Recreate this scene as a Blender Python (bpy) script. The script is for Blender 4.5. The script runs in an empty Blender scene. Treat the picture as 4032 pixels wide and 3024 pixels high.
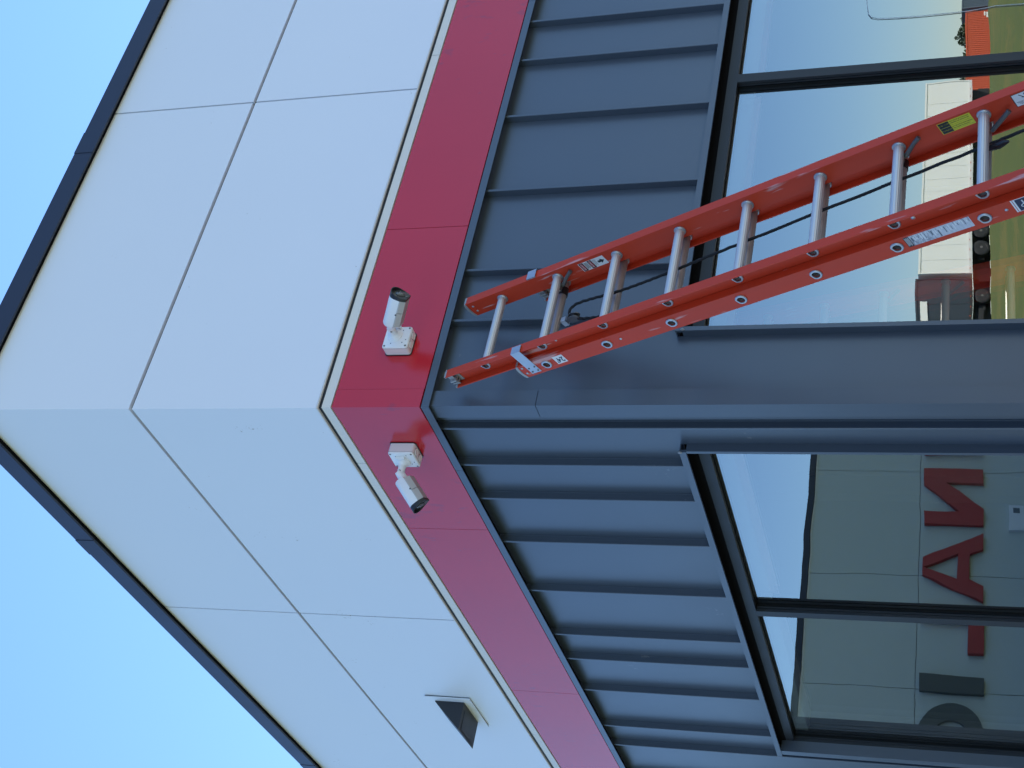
import bpy, bmesh, math, random
from mathutils import Vector, Matrix

random.seed(7)
S = bpy.context.scene
COL = S.collection
R = math.radians

# ------------------------------------------------------------------ camera
EYE = 1.45                       # eye height above the paving; all z below are relative to the eye
cam_d = bpy.data.cameras.new('camera')
cam = bpy.data.objects.new('camera', cam_d)
COL.objects.link(cam)
cam_d.sensor_width = 36.0
cam_d.lens = 36.0 * 5599.27 / 4032.0
cam_d.clip_start = 0.05
cam_d.clip_end = 2000.0
_yaw, _pit, _rol = 0.15528021, 0.33015337, -0.01050315
_a = math.pi / 4 + _yaw
_f = Vector((math.cos(_a) * math.cos(_pit), math.sin(_a) * math.cos(_pit), math.sin(_pit)))
_r = Vector((math.sin(_a), -math.cos(_a), 0))
_u = _r.cross(_f)
_r2 = _r * math.cos(_rol) + _u * math.sin(_rol)
_u2 = _u * math.cos(_rol) - _r * math.sin(_rol)
# the photographer held the camera turned by 90 degrees: up in the place is left in the picture
_m = Matrix(((-_u2.x, _r2.x, -_f.x), (-_u2.y, _r2.y, -_f.y), (-_u2.z, _r2.z, -_f.z))).to_4x4()
_m.translation = (0, 0, EYE)
cam.matrix_world = _m
S.camera = cam

# ------------------------------------------------------------------ sky, sun, exposure
SUN_EL, SUN_AZ = R(50), R(46)    # azimuth counted from +X towards +Y: behind the building
world = bpy.data.worlds.new("World")
S.world = world
world.use_nodes = True
wn = world.node_tree
sky = wn.nodes.new('ShaderNodeTexSky')
sky.sky_type = 'NISHITA'
sky.sun_disc = False
sky.sun_elevation = SUN_EL
sky.sun_rotation = math.pi / 2 - SUN_AZ
sky.altitude = 200
sky.air_density = 1.0
sky.dust_density = 0.0
sky.ozone_density = 8.0
wn.links.new(sky.outputs[0], wn.nodes['Background'].inputs[0])
wn.nodes['Background'].inputs[1].default_value = 0.12

sun_d = bpy.data.lights.new('sun', 'SUN')
sun_d.energy = 5.0
sun_d.angle = R(0.53)
sun_d.color = (1.0, 0.94, 0.85)
sun = bpy.data.objects.new('sun', sun_d)
COL.objects.link(sun)
_s = Vector((math.cos(SUN_AZ) * math.cos(SUN_EL), math.sin(SUN_AZ) * math.cos(SUN_EL), math.sin(SUN_EL)))
sun.rotation_euler = _s.to_track_quat('Z', 'Y').to_euler()
sun.location = (0, 0, 30)

S.view_settings.view_transform = 'Standard'
S.view_settings.look = 'None'
S.view_settings.gamma = 1.0
S.view_settings.use_curve_mapping = False
S.view_settings.exposure = 1.24
S.cycles.max_bounces = 10
S.cycles.glossy_bounces = 6
S.cycles.transparent_max_bounces = 16

# ------------------------------------------------------------------ materials
def new_mat(name):
    m = bpy.data.materials.new(name)
    m.use_nodes = True
    nt = m.node_tree
    return m, nt, nt.nodes['Principled BSDF']

def surf(name, col, rough=0.5, metal=0.0, var=0.06, scale=3.0, spec=0.5, fine=0.0, fscale=220.0,
         wob=0.0, wscale=1.6, specks=None, speck_scale=60.0, speck_cut=0.72, stretch=(1, 1, 1), rvar=0.08):
    m, nt, b = new_mat(name)
    N, Lk = nt.nodes, nt.links
    tc = N.new('ShaderNodeTexCoord')
    mp = N.new('ShaderNodeMapping')
    mp.inputs['Scale'].default_value = stretch
    Lk.new(tc.outputs['Object'], mp.inputs[0])
    n1 = N.new('ShaderNodeTexNoise')
    n1.inputs['Scale'].default_value = scale
    n1.inputs['Detail'].default_value = 6
    Lk.new(mp.outputs[0], n1.inputs['Vector'])
    mix = N.new('ShaderNodeMix'); mix.data_type = 'RGBA'
    mix.inputs[6].default_value = (*[c * (1 - var) for c in col], 1)
    mix.inputs[7].default_value = (*[min(1, c * (1 + var)) for c in col], 1)
    Lk.new(n1.outputs['Fac'], mix.inputs[0])
    out = mix.outputs[2]
    if specks:
        n2 = N.new('ShaderNodeTexNoise'); n2.inputs['Scale'].default_value = speck_scale; n2.inputs['Detail'].default_value = 5
        Lk.new(mp.outputs[0], n2.inputs['Vector'])
        n3 = N.new('ShaderNodeTexNoise'); n3.inputs['Scale'].default_value = speck_scale * 0.06
        Lk.new(tc.outputs['Object'], n3.inputs['Vector'])
        ad = N.new('ShaderNodeMath'); ad.operation = 'ADD'
        Lk.new(n2.outputs['Fac'], ad.inputs[0]); Lk.new(n3.outputs['Fac'], ad.inputs[1])
        mr = N.new('ShaderNodeMapRange')
        mr.inputs['From Min'].default_value = speck_cut + 0.5
        mr.inputs['From Max'].default_value = speck_cut + 0.58
        Lk.new(ad.outputs[0], mr.inputs['Value'])
        mx = N.new('ShaderNodeMix'); mx.data_type = 'RGBA'
        Lk.new(mr.outputs[0], mx.inputs[0]); Lk.new(out, mx.inputs[6])
        mx.inputs[7].default_value = (*specks, 1)
        out = mx.outputs[2]
    Lk.new(out, b.inputs['Base Color'])
    rr = N.new('ShaderNodeMapRange')
    rr.inputs['To Min'].default_value = max(0.02, rough - rvar)
    rr.inputs['To Max'].default_value = min(1, rough + rvar)
    Lk.new(n1.outputs['Fac'], rr.inputs['Value'])
    Lk.new(rr.outputs[0], b.inputs['Roughness'])
    b.inputs['Metallic'].default_value = metal
    b.inputs['Specular IOR Level'].default_value = spec
    last = None
    if wob:
        n4 = N.new('ShaderNodeTexNoise'); n4.inputs['Scale'].default_value = wscale; n4.inputs['Detail'].default_value = 1
        Lk.new(tc.outputs['Object'], n4.inputs['Vector'])
        bp = N.new('ShaderNodeBump'); bp.inputs['Strength'].default_value = 1.0; bp.inputs['Distance'].default_value = wob
        Lk.new(n4.outputs['Fac'], bp.inputs['Height'])
        last = bp
    if fine:
        n5 = N.new('ShaderNodeTexNoise'); n5.inputs['Scale'].default_value = fscale; n5.inputs['Detail'].default_value = 3
        Lk.new(mp.outputs[0], n5.inputs['Vector'])
        bp2 = N.new('ShaderNodeBump'); bp2.inputs['Strength'].default_value = 1.0; bp2.inputs['Distance'].default_value = fine
        Lk.new(n5.outputs['Fac'], bp2.inputs['Height'])
        if last: Lk.new(last.outputs[0], bp2.inputs['Normal'])
        last = bp2
    if last: Lk.new(last.outputs[0], b.inputs['Normal'])
    return m

def glass(name, ior, tint, seed, wave):
    m = bpy.data.materials.new(name); m.use_nodes = True
    nt = m.node_tree; N, Lk = nt.nodes, nt.links
    N.remove(N['Principled BSDF'])
    tr = N.new('ShaderNodeBsdfTransparent'); tr.inputs[0].default_value = (*tint, 1)
    gl = N.new('ShaderNodeBsdfGlossy'); gl.inputs['Roughness'].default_value = 0.0
    gl.inputs['Color'].default_value = (0.93, 0.98, 1.0, 1)
    fr = N.new('ShaderNodeFresnel'); fr.inputs['IOR'].default_value = ior
    mx = N.new('ShaderNodeMixShader')
    tc = N.new('ShaderNodeTexCoord')
    mp = N.new('ShaderNodeMapping'); mp.inputs['Location'].default_value = (seed, seed * 2.3, seed * 0.7)
    no = N.new('ShaderNodeTexNoise'); no.inputs['Scale'].default_value = 2.2; no.inputs['Detail'].default_value = 1.5
    bp = N.new('ShaderNodeBump'); bp.inputs['Strength'].default_value = 1.0; bp.inputs['Distance'].default_value = wave
    Lk.new(tc.outputs['Object'], mp.inputs[0]); Lk.new(mp.outputs[0], no.inputs['Vector'])
    Lk.new(no.outputs['Fac'], bp.inputs['Height']); Lk.new(bp.outputs[0], gl.inputs['Normal'])
    Lk.new(fr.outputs[0], mx.inputs[0]); Lk.new(tr.outputs[0], mx.inputs[1]); Lk.new(gl.outputs[0], mx.inputs[2])
    Lk.new(mx.outputs[0], N['Material Output'].inputs[0])
    return m

M = {}
M['white'] = surf('white_panel_paint', (0.77, 0.805, 0.87), 0.42, var=0.015, scale=1.2, specks=(0.42, 0.42, 0.42), speck_scale=70, speck_cut=0.865, wob=0.0015, wscale=0.9, fine=0.00006, fscale=900)
M['trim'] = surf('white_trim_paint', (0.74, 0.71, 0.66), 0.45, var=0.04, scale=6)
M['joint'] = surf('joint_gasket_grey', (0.13, 0.14, 0.14), 0.7, var=0.1, scale=20)
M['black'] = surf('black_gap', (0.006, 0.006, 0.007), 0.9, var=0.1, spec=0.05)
M['navy'] = surf('dark_coping_paint', (0.020, 0.026, 0.048), 0.45, var=0.08, scale=4, wob=0.001)
M['red'] = surf('red_panel_paint', (0.56, 0.010, 0.022), 0.17, var=0.08, scale=2.4, spec=0.8, wob=0.0012, wscale=1.4,
                specks=(0.44, 0.016, 0.035), speck_scale=20, speck_cut=0.74, stretch=(1, 1, 0.5))
M['redline'] = surf('red_seam_shadow', (0.10, 0.006, 0.012), 0.6, var=0.1)
M['metal'] = surf('charcoal_metal_paint', (0.060, 0.079, 0.108), 0.33, var=0.10, scale=2.0, spec=0.85, specks=(0.13, 0.14, 0.16), speck_scale=32, speck_cut=0.835, wob=0.0022, wscale=1.7, fine=0.00005, fscale=700)
M['metal2'] = surf('charcoal_trim_paint', (0.058, 0.076, 0.104), 0.35, var=0.08, scale=3.0, spec=0.85, wob=0.0008)
M['frame'] = surf('window_frame_anodised', (0.017, 0.020, 0.025), 0.45, var=0.08, scale=5, spec=0.4)
M['rubber'] = surf('black_gasket', (0.007, 0.008, 0.008), 0.6, var=0.1, spec=0.2)
M['interior'] = surf('interior_grey', (0.03, 0.032, 0.03), 0.8, var=0.06)
M['blind'] = surf('white_blind_fabric', (0.88, 0.88, 0.87), 0.7, var=0.03)
M['orange'] = surf('ladder_fibreglass', (0.56, 0.044, 0.012), 0.52, spec=0.38, var=0.22, scale=9, fine=0.0002, fscale=260, stretch=(1, 1, 0.12),
                   specks=(0.60, 0.30, 0.28), speck_scale=40, speck_cut=0.68, rvar=0.1)
M['alu'] = surf('aluminium_rung', (0.62, 0.62, 0.61), 0.5, metal=0.7, var=0.14, scale=18, fine=0.0002, fscale=120, stretch=(0.05, 1, 1))
M['alu_shade'] = surf('shaded_rung', (0.40, 0.37, 0.35), 0.5, metal=0.6, var=0.18, scale=18, fine=0.0002, fscale=120, stretch=(0.05, 1, 1))  # darker copy of the rung metal; shade and ground reflection in its colour
M['galv'] = surf('galvanised_steel', (0.48, 0.50, 0.52), 0.42, metal=0.75, var=0.16, scale=30)
M['capgrey'] = surf('grey_end_cap', (0.34, 0.35, 0.35), 0.5, var=0.12, scale=25, metal=0.3)
M['lock'] = surf('dark_lock_metal', (0.12, 0.12, 0.12), 0.45, metal=0.4, var=0.15, scale=40)
M['blackplastic'] = surf('black_plastic', (0.014, 0.014, 0.016), 0.38, var=0.1)
M['rope'] = surf('black_rope', (0.009, 0.010, 0.012), 0.85, var=0.3, scale=160, fine=0.0015, fscale=150)
M['sticker'] = surf('white_sticker', (0.74, 0.74, 0.73), 0.4, var=0.05, scale=20)
M['worn'] = surf('worn_sticker', (0.56, 0.57, 0.60), 0.5, var=0.22, scale=50, stretch=(1, 1, 3), specks=(0.30, 0.31, 0.34), speck_scale=70, speck_cut=0.56)
M['yellow'] = surf('yellow_sticker', (0.66, 0.60, 0.02), 0.4, var=0.05)
M['ink'] = surf('black_ink', (0.012, 0.012, 0.015), 0.5, var=0.05)
M['navyink'] = surf('navy_ink', (0.012, 0.022, 0.06), 0.5, var=0.05)
M['redink'] = surf('red_ink', (0.36, 0.02, 0.02), 0.5, var=0.05)
M['camwhite'] = surf('white_camera_shell', (0.86, 0.86, 0.86), 0.35, var=0.02)
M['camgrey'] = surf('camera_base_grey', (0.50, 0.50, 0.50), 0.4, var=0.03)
M['lens'] = surf('camera_lens_glass', (0.05, 0.053, 0.058), 0.25, var=0.02, spec=0.4, rvar=0.02)
M['bezel'] = surf('camera_face_black', (0.026, 0.028, 0.031), 0.42, var=0.05, spec=0.35, rvar=0.03)
M['lamp'] = surf('dark_bronze_lamp', (0.022, 0.024, 0.030), 0.45, var=0.06, scale=12)
M['wing'] = surf('wing_panel_paint', (0.60, 0.64, 0.59), 0.5, var=0.02, scale=0.6)
M['signred'] = surf('sign_red', (0.44, 0.024, 0.026), 0.45, var=0.05)
M['signgrey'] = surf('sign_grey', (0.075, 0.085, 0.08), 0.45, var=0.05)
M['concrete'] = surf('concrete_paving', (0.33, 0.32, 0.30), 0.85, var=0.12, scale=1.2, fine=0.002, fscale=60)
M['grass'] = surf('mown_grass', (0.075, 0.10, 0.009), 0.9, var=0.35, scale=0.9, fine=0.03, fscale=9, specks=(0.13, 0.12, 0.016), speck_scale=3.0, speck_cut=0.56)
M['cream'] = surf('trailer_cream_paint', (0.88, 0.87, 0.78), 0.45, var=0.03, scale=0.7)
M['slate'] = surf('dark_trailer_paint', (0.035, 0.045, 0.055), 0.4, var=0.08)
M['boxred'] = surf('orange_container_paint', (0.62, 0.10, 0.035), 0.5, var=0.06)
M['boxgrey'] = surf('grey_container_paint', (0.10, 0.13, 0.16), 0.5, var=0.06)
M['tyre'] = surf('tyre_rubber', (0.015, 0.015, 0.015), 0.7, var=0.2)
M['rim'] = surf('wheel_rim', (0.20, 0.18, 0.16), 0.5, metal=0.4, var=0.1)
M['chassis'] = surf('dark_chassis', (0.02, 0.018, 0.017), 0.6, var=0.2)
M['leaf'] = surf('tree_leaves', (0.075, 0.10, 0.045), 0.7, var=0.4, scale=2)
M['bark'] = surf('tree_bark', (0.10, 0.08, 0.06), 0.9, var=0.2)
M['film'] = surf('clear_film_edge', (0.42, 0.46, 0.46), 0.25, var=0.1)
G_OUT = [glass('glass_outer_%d' % i, 3.6, (0.97, 1.0, 0.99), 3.1 * i + 1, 0.0004) for i in range(6)]
G_IN = [glass('glass_inner_%d' % i, 3.6, (0.97, 1.0, 0.99), 5.7 * i + 2, 0.0006) for i in range(6)]

# ------------------------------------------------------------------ helpers
class MB:
    """collects shapes, links them as one mesh object"""
    def __init__(s): s.bm = bmesh.new()
    def verts(s, pts): return [s.bm.verts.new(p) for p in pts]
    def face(s, vs):
        try: return s.bm.faces.new(vs)
        except ValueError: return None
    def poly(s, pts): s.face(s.verts(pts)); return s
    def box(s, x0, x1, y0, y1, z0, z1, f=None):
        f = f or (lambda p: p)
        v = s.verts([f((x, y, z)) for x in (x0, x1) for y in (y0, y1) for z in (z0, z1)])
        for q in ((0, 1, 3, 2), (4, 6, 7, 5), (0, 4, 5, 1), (2, 3, 7, 6), (0, 2, 6, 4), (1, 5, 7, 3)):
            s.face([v[i] for i in q])
        return s
    def prism(s, pts, ext):
        """closed outline pts extruded by vector ext"""
        ext = Vector(ext)
        a = s.verts(pts); b = s.verts([Vector(p) + ext for p in pts])
        n = len(pts)
        s.face(a); s.face(b[::-1])
        for i in range(n): s.face([a[i], a[(i + 1) % n], b[(i + 1) % n], b[i]])
        return s
    def loft(s, rings, cap=True, closed=True):
        R_ = [s.verts(r) for r in rings]
        n = len(R_[0])
        for a, b in zip(R_, R_[1:]):
            for i in range(n if closed else n - 1):
                s.face([a[i], a[(i + 1) % n], b[(i + 1) % n], b[i]])
        if cap: s.face(R_[0][::-1]); s.face(R_[-1])
        return s
    def tube(s, pts, r, seg=8, cap=True):
        pts = [Vector(p) for p in pts]
        rings = []
        for i, p in enumerate(pts):
            t = (pts[min(i + 1, len(pts) - 1)] - pts[max(i - 1, 0)]).normalized()
            up = Vector((0, 0, 1)) if abs(t.z) < 0.9 else Vector((1, 0, 0))
            a = t.cross(up).normalized(); b = t.cross(a)
            rr = r[i] if isinstance(r, (list, tuple)) else r
            rings.append([p + a * rr * math.cos(q) + b * rr * math.sin(q) for q in [2 * math.pi * k / seg for k in range(seg)]])
        return s.loft(rings, cap)
    def build(s, name, mat, parent=None, smooth=False, bevel=0.0, kind=None, recalc=True):
        if bevel:
            bmesh.ops.bevel(s.bm, geom=list(s.bm.edges), offset=bevel, segments=2, affect='EDGES', profile=0.6)
        if recalc: bmesh.ops.recalc_face_normals(s.bm, faces=s.bm.faces)
        me = bpy.data.meshes.new(name)
        s.bm.to_mesh(me); s.bm.free()
        me.materials.append(mat)
        if smooth:
            for p in me.polygons: p.use_smooth = True
            try: me.set_sharp_from_angle(angle=R(32))
            except Exception: pass
        o = bpy.data.objects.new(name, me)
        COL.objects.link(o)
        if parent is not None: o.parent = parent
        if kind: o['kind'] = kind
        return o

def thing(name, label, cat, loc=(0, 0, 0), mat=None, group=None):
    o = bpy.data.objects.new(name, None)
    o.empty_display_size = 0.1
    COL.objects.link(o)
    if mat is not None: o.matrix_world = mat
    else: o.location = loc
    o['label'] = label; o['category'] = cat
    if group: o['group'] = group
    return o

def copy_part(src, parent, offset=(0, 0, 0), name=None):
    c = src.copy(); COL.objects.link(c)
    c.parent = parent
    c.location = Vector(src.location) + Vector(offset)
    return c

def text_mesh(txt, size, mat, name, parent, mtx, align='CENTER', squash=1.0, bold=0.0):
    cu = bpy.data.curves.new(name, 'FONT')
    cu.body = txt; cu.size = size; cu.align_x = align; cu.align_y = 'CENTER'
    cu.offset = bold; cu.resolution_u = 2
    tmp = bpy.data.objects.new(name, cu)
    COL.objects.link(tmp)
    bpy.context.view_layer.update()
    me = bpy.data.meshes.new_from_object(tmp)
    bpy.data.objects.remove(tmp)
    me.transform(mtx @ Matrix.Diagonal((squash, 1, 1, 1)))
    me.materials.clear(); me.materials.append(mat)
    o = bpy.data.objects.new(name, me); COL.objects.link(o); o.parent = parent
    return o

# ------------------------------------------------------------------ ground
def smooth01(t):
    t = max(0.0, min(1.0, t)); return t * t * (3 - 2 * t)
def ground_z(x, y):
    return -EYE + 1.86 * smooth01((-y - 11) / 46.0)
gb = MB()
xs = [-900, -300, -120, -60, -30, -15, -5, 5, 15, 25, 35, 45, 55, 65, 75, 85, 95, 110, 130, 160, 220, 350, 900]
ys = [-900, -400, -250, -170, -130, -110, -90, -75, -66] + [-60 + 2.0 * i for i in range(27)] + [-4, 0, 6, 15, 30, 50, 100, 300, 900]
gv = [[gb.bm.verts.new((x, y, ground_z(x, y))) for y in ys] for x in xs]
for i in range(len(xs) - 1):
    for j in range(len(ys) - 1):
        gb.face([gv[i][j], gv[i + 1][j], gv[i + 1][j + 1], gv[i][j + 1]])
gb.build('ground', M['grass'], smooth=True, kind='structure')
MB().box(-2.2, 16, -7.0, 4.56, -EYE + 0.0, -EYE + 0.06).box(-2.2, 3.2, 4.561, 31.8, -EYE, -EYE + 0.06).build('pavement', M['concrete'], kind='structure')

# ------------------------------------------------------------------ building
YP, XP = 4.57, 3.233             # planes of the metal pans on the two faces
def fa(p): return (p[0], YP - p[1], p[2])        # (along, proud, z) on the right hand face
def fb(p): return (XP - p[1], p[0], p[2])        # ... and on the left hand face
def fbox(mb, f, s0, s1, o0, o1, z0, z1): return mb.box(s0, s1, o0, o1, z0, z1, f)

bld = thing('building', 'building corner clad in white, red and charcoal metal panels with dark windows', 'building', (XP, YP, -EYE))
def part(mb, name, mat, parent=None, **k):
    o = mb.build(name, mat, None, **k)
    o.parent = parent or bld
    o.matrix_parent_inverse = Matrix.Translation(-Vector((XP, YP, -EYE)))
    if parent is not None:
        o.matrix_parent_inverse = Matrix.Identity(4)
    return o

AX1 = 14.0                        # where the right hand face ends
BY1 = 31.7                        # where the left hand face meets the wing
WA = (3.568, 8.60); WB = (4.872, 8.125)
WZ0, WZ1 = -0.95, 1.262
# structural backing round the window openings
c = MB()
fbox(c, fa, 3.30, WA[0], -0.25, -0.012, -EYE, 1.30); fbox(c, fa, WA[1], AX1, -0.25, -0.012, -EYE, 1.30)
fbox(c, fa, WA[0], WA[1], -0.25, -0.012, -EYE, WZ0); fbox(c, fa, 3.30, AX1, -0.25, -0.012, 1.30, 4.5)
part(c, 'wall_core', M['joint'])
c = MB()
fbox(c, fb, 4.60, WB[0], -0.25, -0.012, -EYE, 1.30); fbox(c, fb, WB[1], BY1, -0.25, -0.012, -EYE, 1.30)
fbox(c, fb, WB[0], WB[1], -0.25, -0.012, -EYE, WZ0); fbox(c, fb, 4.60, BY1, -0.25, -0.012, 1.30, 4.5)
part(c, 'wall_core', M['joint'])
part(MB().box(3.30, 3.48, 4.60, 4.819, -EYE, 4.5), 'corner_post', M['joint'])
# parapet backing (shows in the joints), set 20 mm behind the panel faces
part(MB().prism([(XP - 0.045, YP - 0.045, 2.72), (AX1, YP - 0.045, 2.72), (AX1, YP + 0.011, 2.72), (XP + 0.011, YP + 0.011, 2.72), (XP + 0.011, BY1, 2.72), (XP - 0.045, BY1, 2.72)], (0, 0, 1.86)), 'joint_backing', M['joint'])
SUN_CUT = (5.5, 8.2, 7.1, 9.0)         # unseen roof opening, added so sun reaches the indoor ladder
part(MB().box(3.35, AX1, 4.85, SUN_CUT[2], 4.40, 4.50).box(3.35, AX1, SUN_CUT[3], BY1, 4.40, 4.50).box(3.35, SUN_CUT[0], SUN_CUT[2], SUN_CUT[3], 4.40, 4.50).box(SUN_CUT[1], AX1, SUN_CUT[2], SUN_CUT[3], 4.40, 4.50), 'roof', M['joint'])
part(MB().box(SUN_CUT[0] - 0.08, SUN_CUT[0], SUN_CUT[2], SUN_CUT[3], 4.501, 4.70).box(SUN_CUT[1], SUN_CUT[1] + 0.08, SUN_CUT[2], SUN_CUT[3], 4.501, 4.70).box(SUN_CUT[0] - 0.08, SUN_CUT[1] + 0.08, SUN_CUT[2] - 0.08, SUN_CUT[2] - 0.001, 4.501, 4.70).box(SUN_CUT[0] - 0.08, SUN_CUT[1] + 0.08, SUN_CUT[3] + 0.001, SUN_CUT[3] + 0.08, 4.501, 4.70), 'added_opening_curb', M['trim'])
part(MB().box(AX1 - 0.25, AX1, 4.825, BY1, -EYE, 4.39), 'wall_core', M['joint'])

# white panels
ZT, ZJ, ZB = 4.60, 3.708, 2.780
JG, VG = 0.018, 0.0105
E_P, TH = 0.065, 0.018
def corner_panel(z0, z1, sa, sb):
    x0, y0 = XP - E_P, YP - E_P
    return MB().prism([(x0, y0, z0), (sa, y0, z0), (sa, y0 + TH, z0), (x0 + TH, y0 + TH, z0), (x0 + TH, sb, z0), (x0, sb, z0)], (0, 0, z1 - z0))
for z0, z1 in ((ZB, ZJ - JG / 2), (ZJ + JG / 2, ZT)):
    part(corner_panel(z0, z1, 5.145 - VG / 2, 6.490 - VG / 2), 'wall_panel', M['white'])
    for s0, s1 in ((5.145, 8.1), (8.1, 11.05), (11.05, AX1)):
        part(fbox(MB(), fa, s0 + VG / 2, s1 - VG / 2, E_P - TH, E_P, z0, z1), 'wall_panel', M['white'])
    for s0, s1 in ((6.490, 9.45), (9.45, 12.4), (12.4, 15.35), (15.35, 18.3), (18.3, 21.25), (21.25, 24.2), (24.2, 27.15), (27.15, BY1 - 0.2)):
        part(fbox(MB(), fb, s0 + VG / 2, s1 - VG / 2, E_P - TH, E_P, z0, z1), 'wall_panel', M['white'])

# roof coping in lengths, with splice covers; a dark cleat under its edge
CZ0, CZ1 = 4.563, 4.674
def coping_A(s0, s1, o, dz=0.0):
    m = MB(); fbox(m, fa, s0, s1, o - 0.012, o, CZ0 - dz, CZ1 + dz)
    fbox(m, fa, s0, s1, -0.32, o - 0.0121, CZ1 - 0.012 + dz, CZ1 + dz)
    return m
def coping_B(s0, s1, o, dz=0.0):
    m = MB(); fbox(m, fb, s0, s1, o - 0.012, o, CZ0 - dz, CZ1 + dz)
    fbox(m, fb, s0, s1, -0.32, o - 0.0121, CZ1 - 0.012 + dz, CZ1 + dz)
    return m
cornA = XP - 0.10; cornB = YP - 0.10
for s0, s1 in ((cornA, 4.89), (4.90, 7.9), (7.91, 10.9), (10.91, AX1)): part(coping_A(s0, s1, 0.10), 'roof_coping', M['navy'])
for s0, s1 in ((cornB + 0.0121, 5.74), (5.75, 8.88), (8.89, 12.0), (12.01, BY1 - 0.3)): part(coping_B(s0, s1, 0.10), 'roof_coping', M['navy'])
for s in (4.895, 7.905): part(coping_A(s - 0.077, s + 0.077, 0.1025, 0.0022), 'coping_splice', M['navy'])
for s in (5.745, 8.886): part(coping_B(s - 0.077, s + 0.077, 0.1025, 0.0022), 'coping_splice', M['navy'])
m = MB(); fbox(m, fa, cornA + 0.014, AX1, 0.067, 0.0865, CZ0 + 0.004, CZ0 + 0.03); fbox(m, fb, cornB + 0.034, BY1 - 0.3, 0.067, 0.0865, CZ0 + 0.004, CZ0 + 0.03)
part(m, 'coping_cleat', M['black'])

# trims below the white panels
def Lstrip(o, t, z0, z1, sa=AX1, sb=BY1 - 0.2):
    x0, y0 = XP - o, YP - o
    return MB().prism([(x0, y0, z0), (sa, y0, z0), (sa, y0 + t, z0), (x0 + t, y0 + t, z0), (x0 + t, sb, z0), (x0, sb, z0)], (0, 0, z1 - z0))
part(Lstrip(0.067, 0.02, 2.7725, 2.7772), 'panel_bead', M['trim'])
part(Lstrip(0.0555, 0.01, 2.760, 2.7724), 'gap_shade_strip', M['frame'])  # dark strip paints the shaded recess under the bead
def Arun(o, t, z0, z1, s0, s1): return fbox(MB(), fa, s0, s1, o - t, o, z0, z1)
def Brun(o, t, z0, z1, s0, s1): return fbox(MB(), fb, s0, s1, o - t, o, z0, z1)
# ledge trim: mitred corner piece and lengths
part(Lstrip(0.055, 0.02, 2.7175, 2.7600, 5.4, 4.955), 'ledge_trim', M['trim'])
part(Arun(0.055, 0.02, 2.7175, 2.7600, 5.403, 8.4), 'ledge_trim', M['trim'])
part(Arun(0.055, 0.02, 2.7175, 2.7600, 8.403, AX1), 'ledge_trim', M['trim'])
for s0, s1 in ((4.958, 8.05), (8.053, 11.1), (11.103, BY1 - 0.2)): part(Brun(0.055, 0.02, 2.7175, 2.7600, s0, s1), 'ledge_trim', M['trim'])
# red fascia
RZ0, RZ1 = 2.3055, 2.7125
part(Lstrip(0.040, 0.035, 2.296, 2.7172), 'fascia_backing', M['redline'])
sa = [3.275, 4.200, 6.06, 7.92, 9.78, 11.64, 13.5]
sb = [4.620, 5.540, 7.400, 9.26, 11.12, 12.98, 14.84, 16.7, 18.56, 20.42, 22.28, 24.14, 26.0, 27.86, 29.72]
for a, b in zip(sa, sa[1:]): part(Arun(0.050, 0.009, RZ0, RZ1, a + 0.0015, b - 0.0015), 'red_panel', M['red'])
for a, b in zip(sb, sb[1:]): part(Brun(0.050, 0.009, RZ0, RZ1, a + 0.0015, b - 0.0015), 'red_panel', M['red'])
part(Lstrip(0.0535, 0.0125, RZ0, RZ1, 3.2732, 4.6182), 'red_corner_trim', M['red'])
# grey flashing under the fascia
FZ0, FZ1 = 2.2612, 2.2958
part(Lstrip(0.058, 0.0035, FZ0, FZ1, 5.755, 5.004), 'flashing', M['metal2'])
part(Arun(0.058, 0.0035, FZ0, FZ1, 5.757, 8.8), 'flashing', M['metal2']); part(Arun(0.058, 0.0035, FZ0, FZ1, 8.802, AX1), 'flashing', M['metal2'])
for s0, s1 in ((5.006, 8.2), (8.202, 11.4), (11.402, BY1 - 0.2)): part(Brun(0.058, 0.0035, FZ0, FZ1, s0, s1), 'flashing', M['metal2'])

part(Lstrip(0.0540, 0.0533, 2.2915, 2.2955), 'gap_shade_strip', M['black'])  # black soffit strip paints the shade under the flashing
# standing seam metal: pans and ribs
HZ = 1.2625                        # pans stop on the head trim
ribA = [3.652, 3.940, 4.427, 4.920, 5.322, 5.615, 6.115, 6.515, 6.81, 7.31, 7.81, 8.21, 8.51, 9.01, 9.51, 9.91, 10.21, 10.71, 11.21, 11.61, 11.91, 12.4, 12.9, 13.3, 13.6]
ribB = [4.705, 4.990, 5.274, 5.669, 6.163, 6.655, 6.951, 7.357, 7.864, 8.157, 8.65, 9.15, 9.55, 9.85, 10.35, 10.85, 11.25, 11.55, 12.05, 12.55, 12.95, 13.25]
PT = 2.2910
def pan(f, s0, s1, win):
    m = MB()
    w0, w1 = win
    def add(a, b, z):
        if b - a > 0.002: fbox(m, f, a, b, -0.010, 0.0, z, PT)
    lo = -EYE + 0.06
    segs = sorted({s0, s1, max(s0, min(s1, w0)), max(s0, min(s1, w1))})
    for a, b in zip(segs, segs[1:]):
        mid = (a + b) / 2
        add(a, b, HZ if w0 < mid < w1 else lo)
    # pressed stiffening beads 22 mm from each rib
    z = HZ + 0.003 if w0 < s1 - 0.03 < w1 else lo
    for s in (s0 + 0.024,):
        zz = HZ + 0.003 if w0 < s < w1 else lo
        m.prism([f((s - 0.007, 0.0003, zz)), f((s, 0.0026, zz)), f((s + 0.007, 0.0003, zz))], (0, 0, PT - zz - 0.002))
    return m
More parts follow.
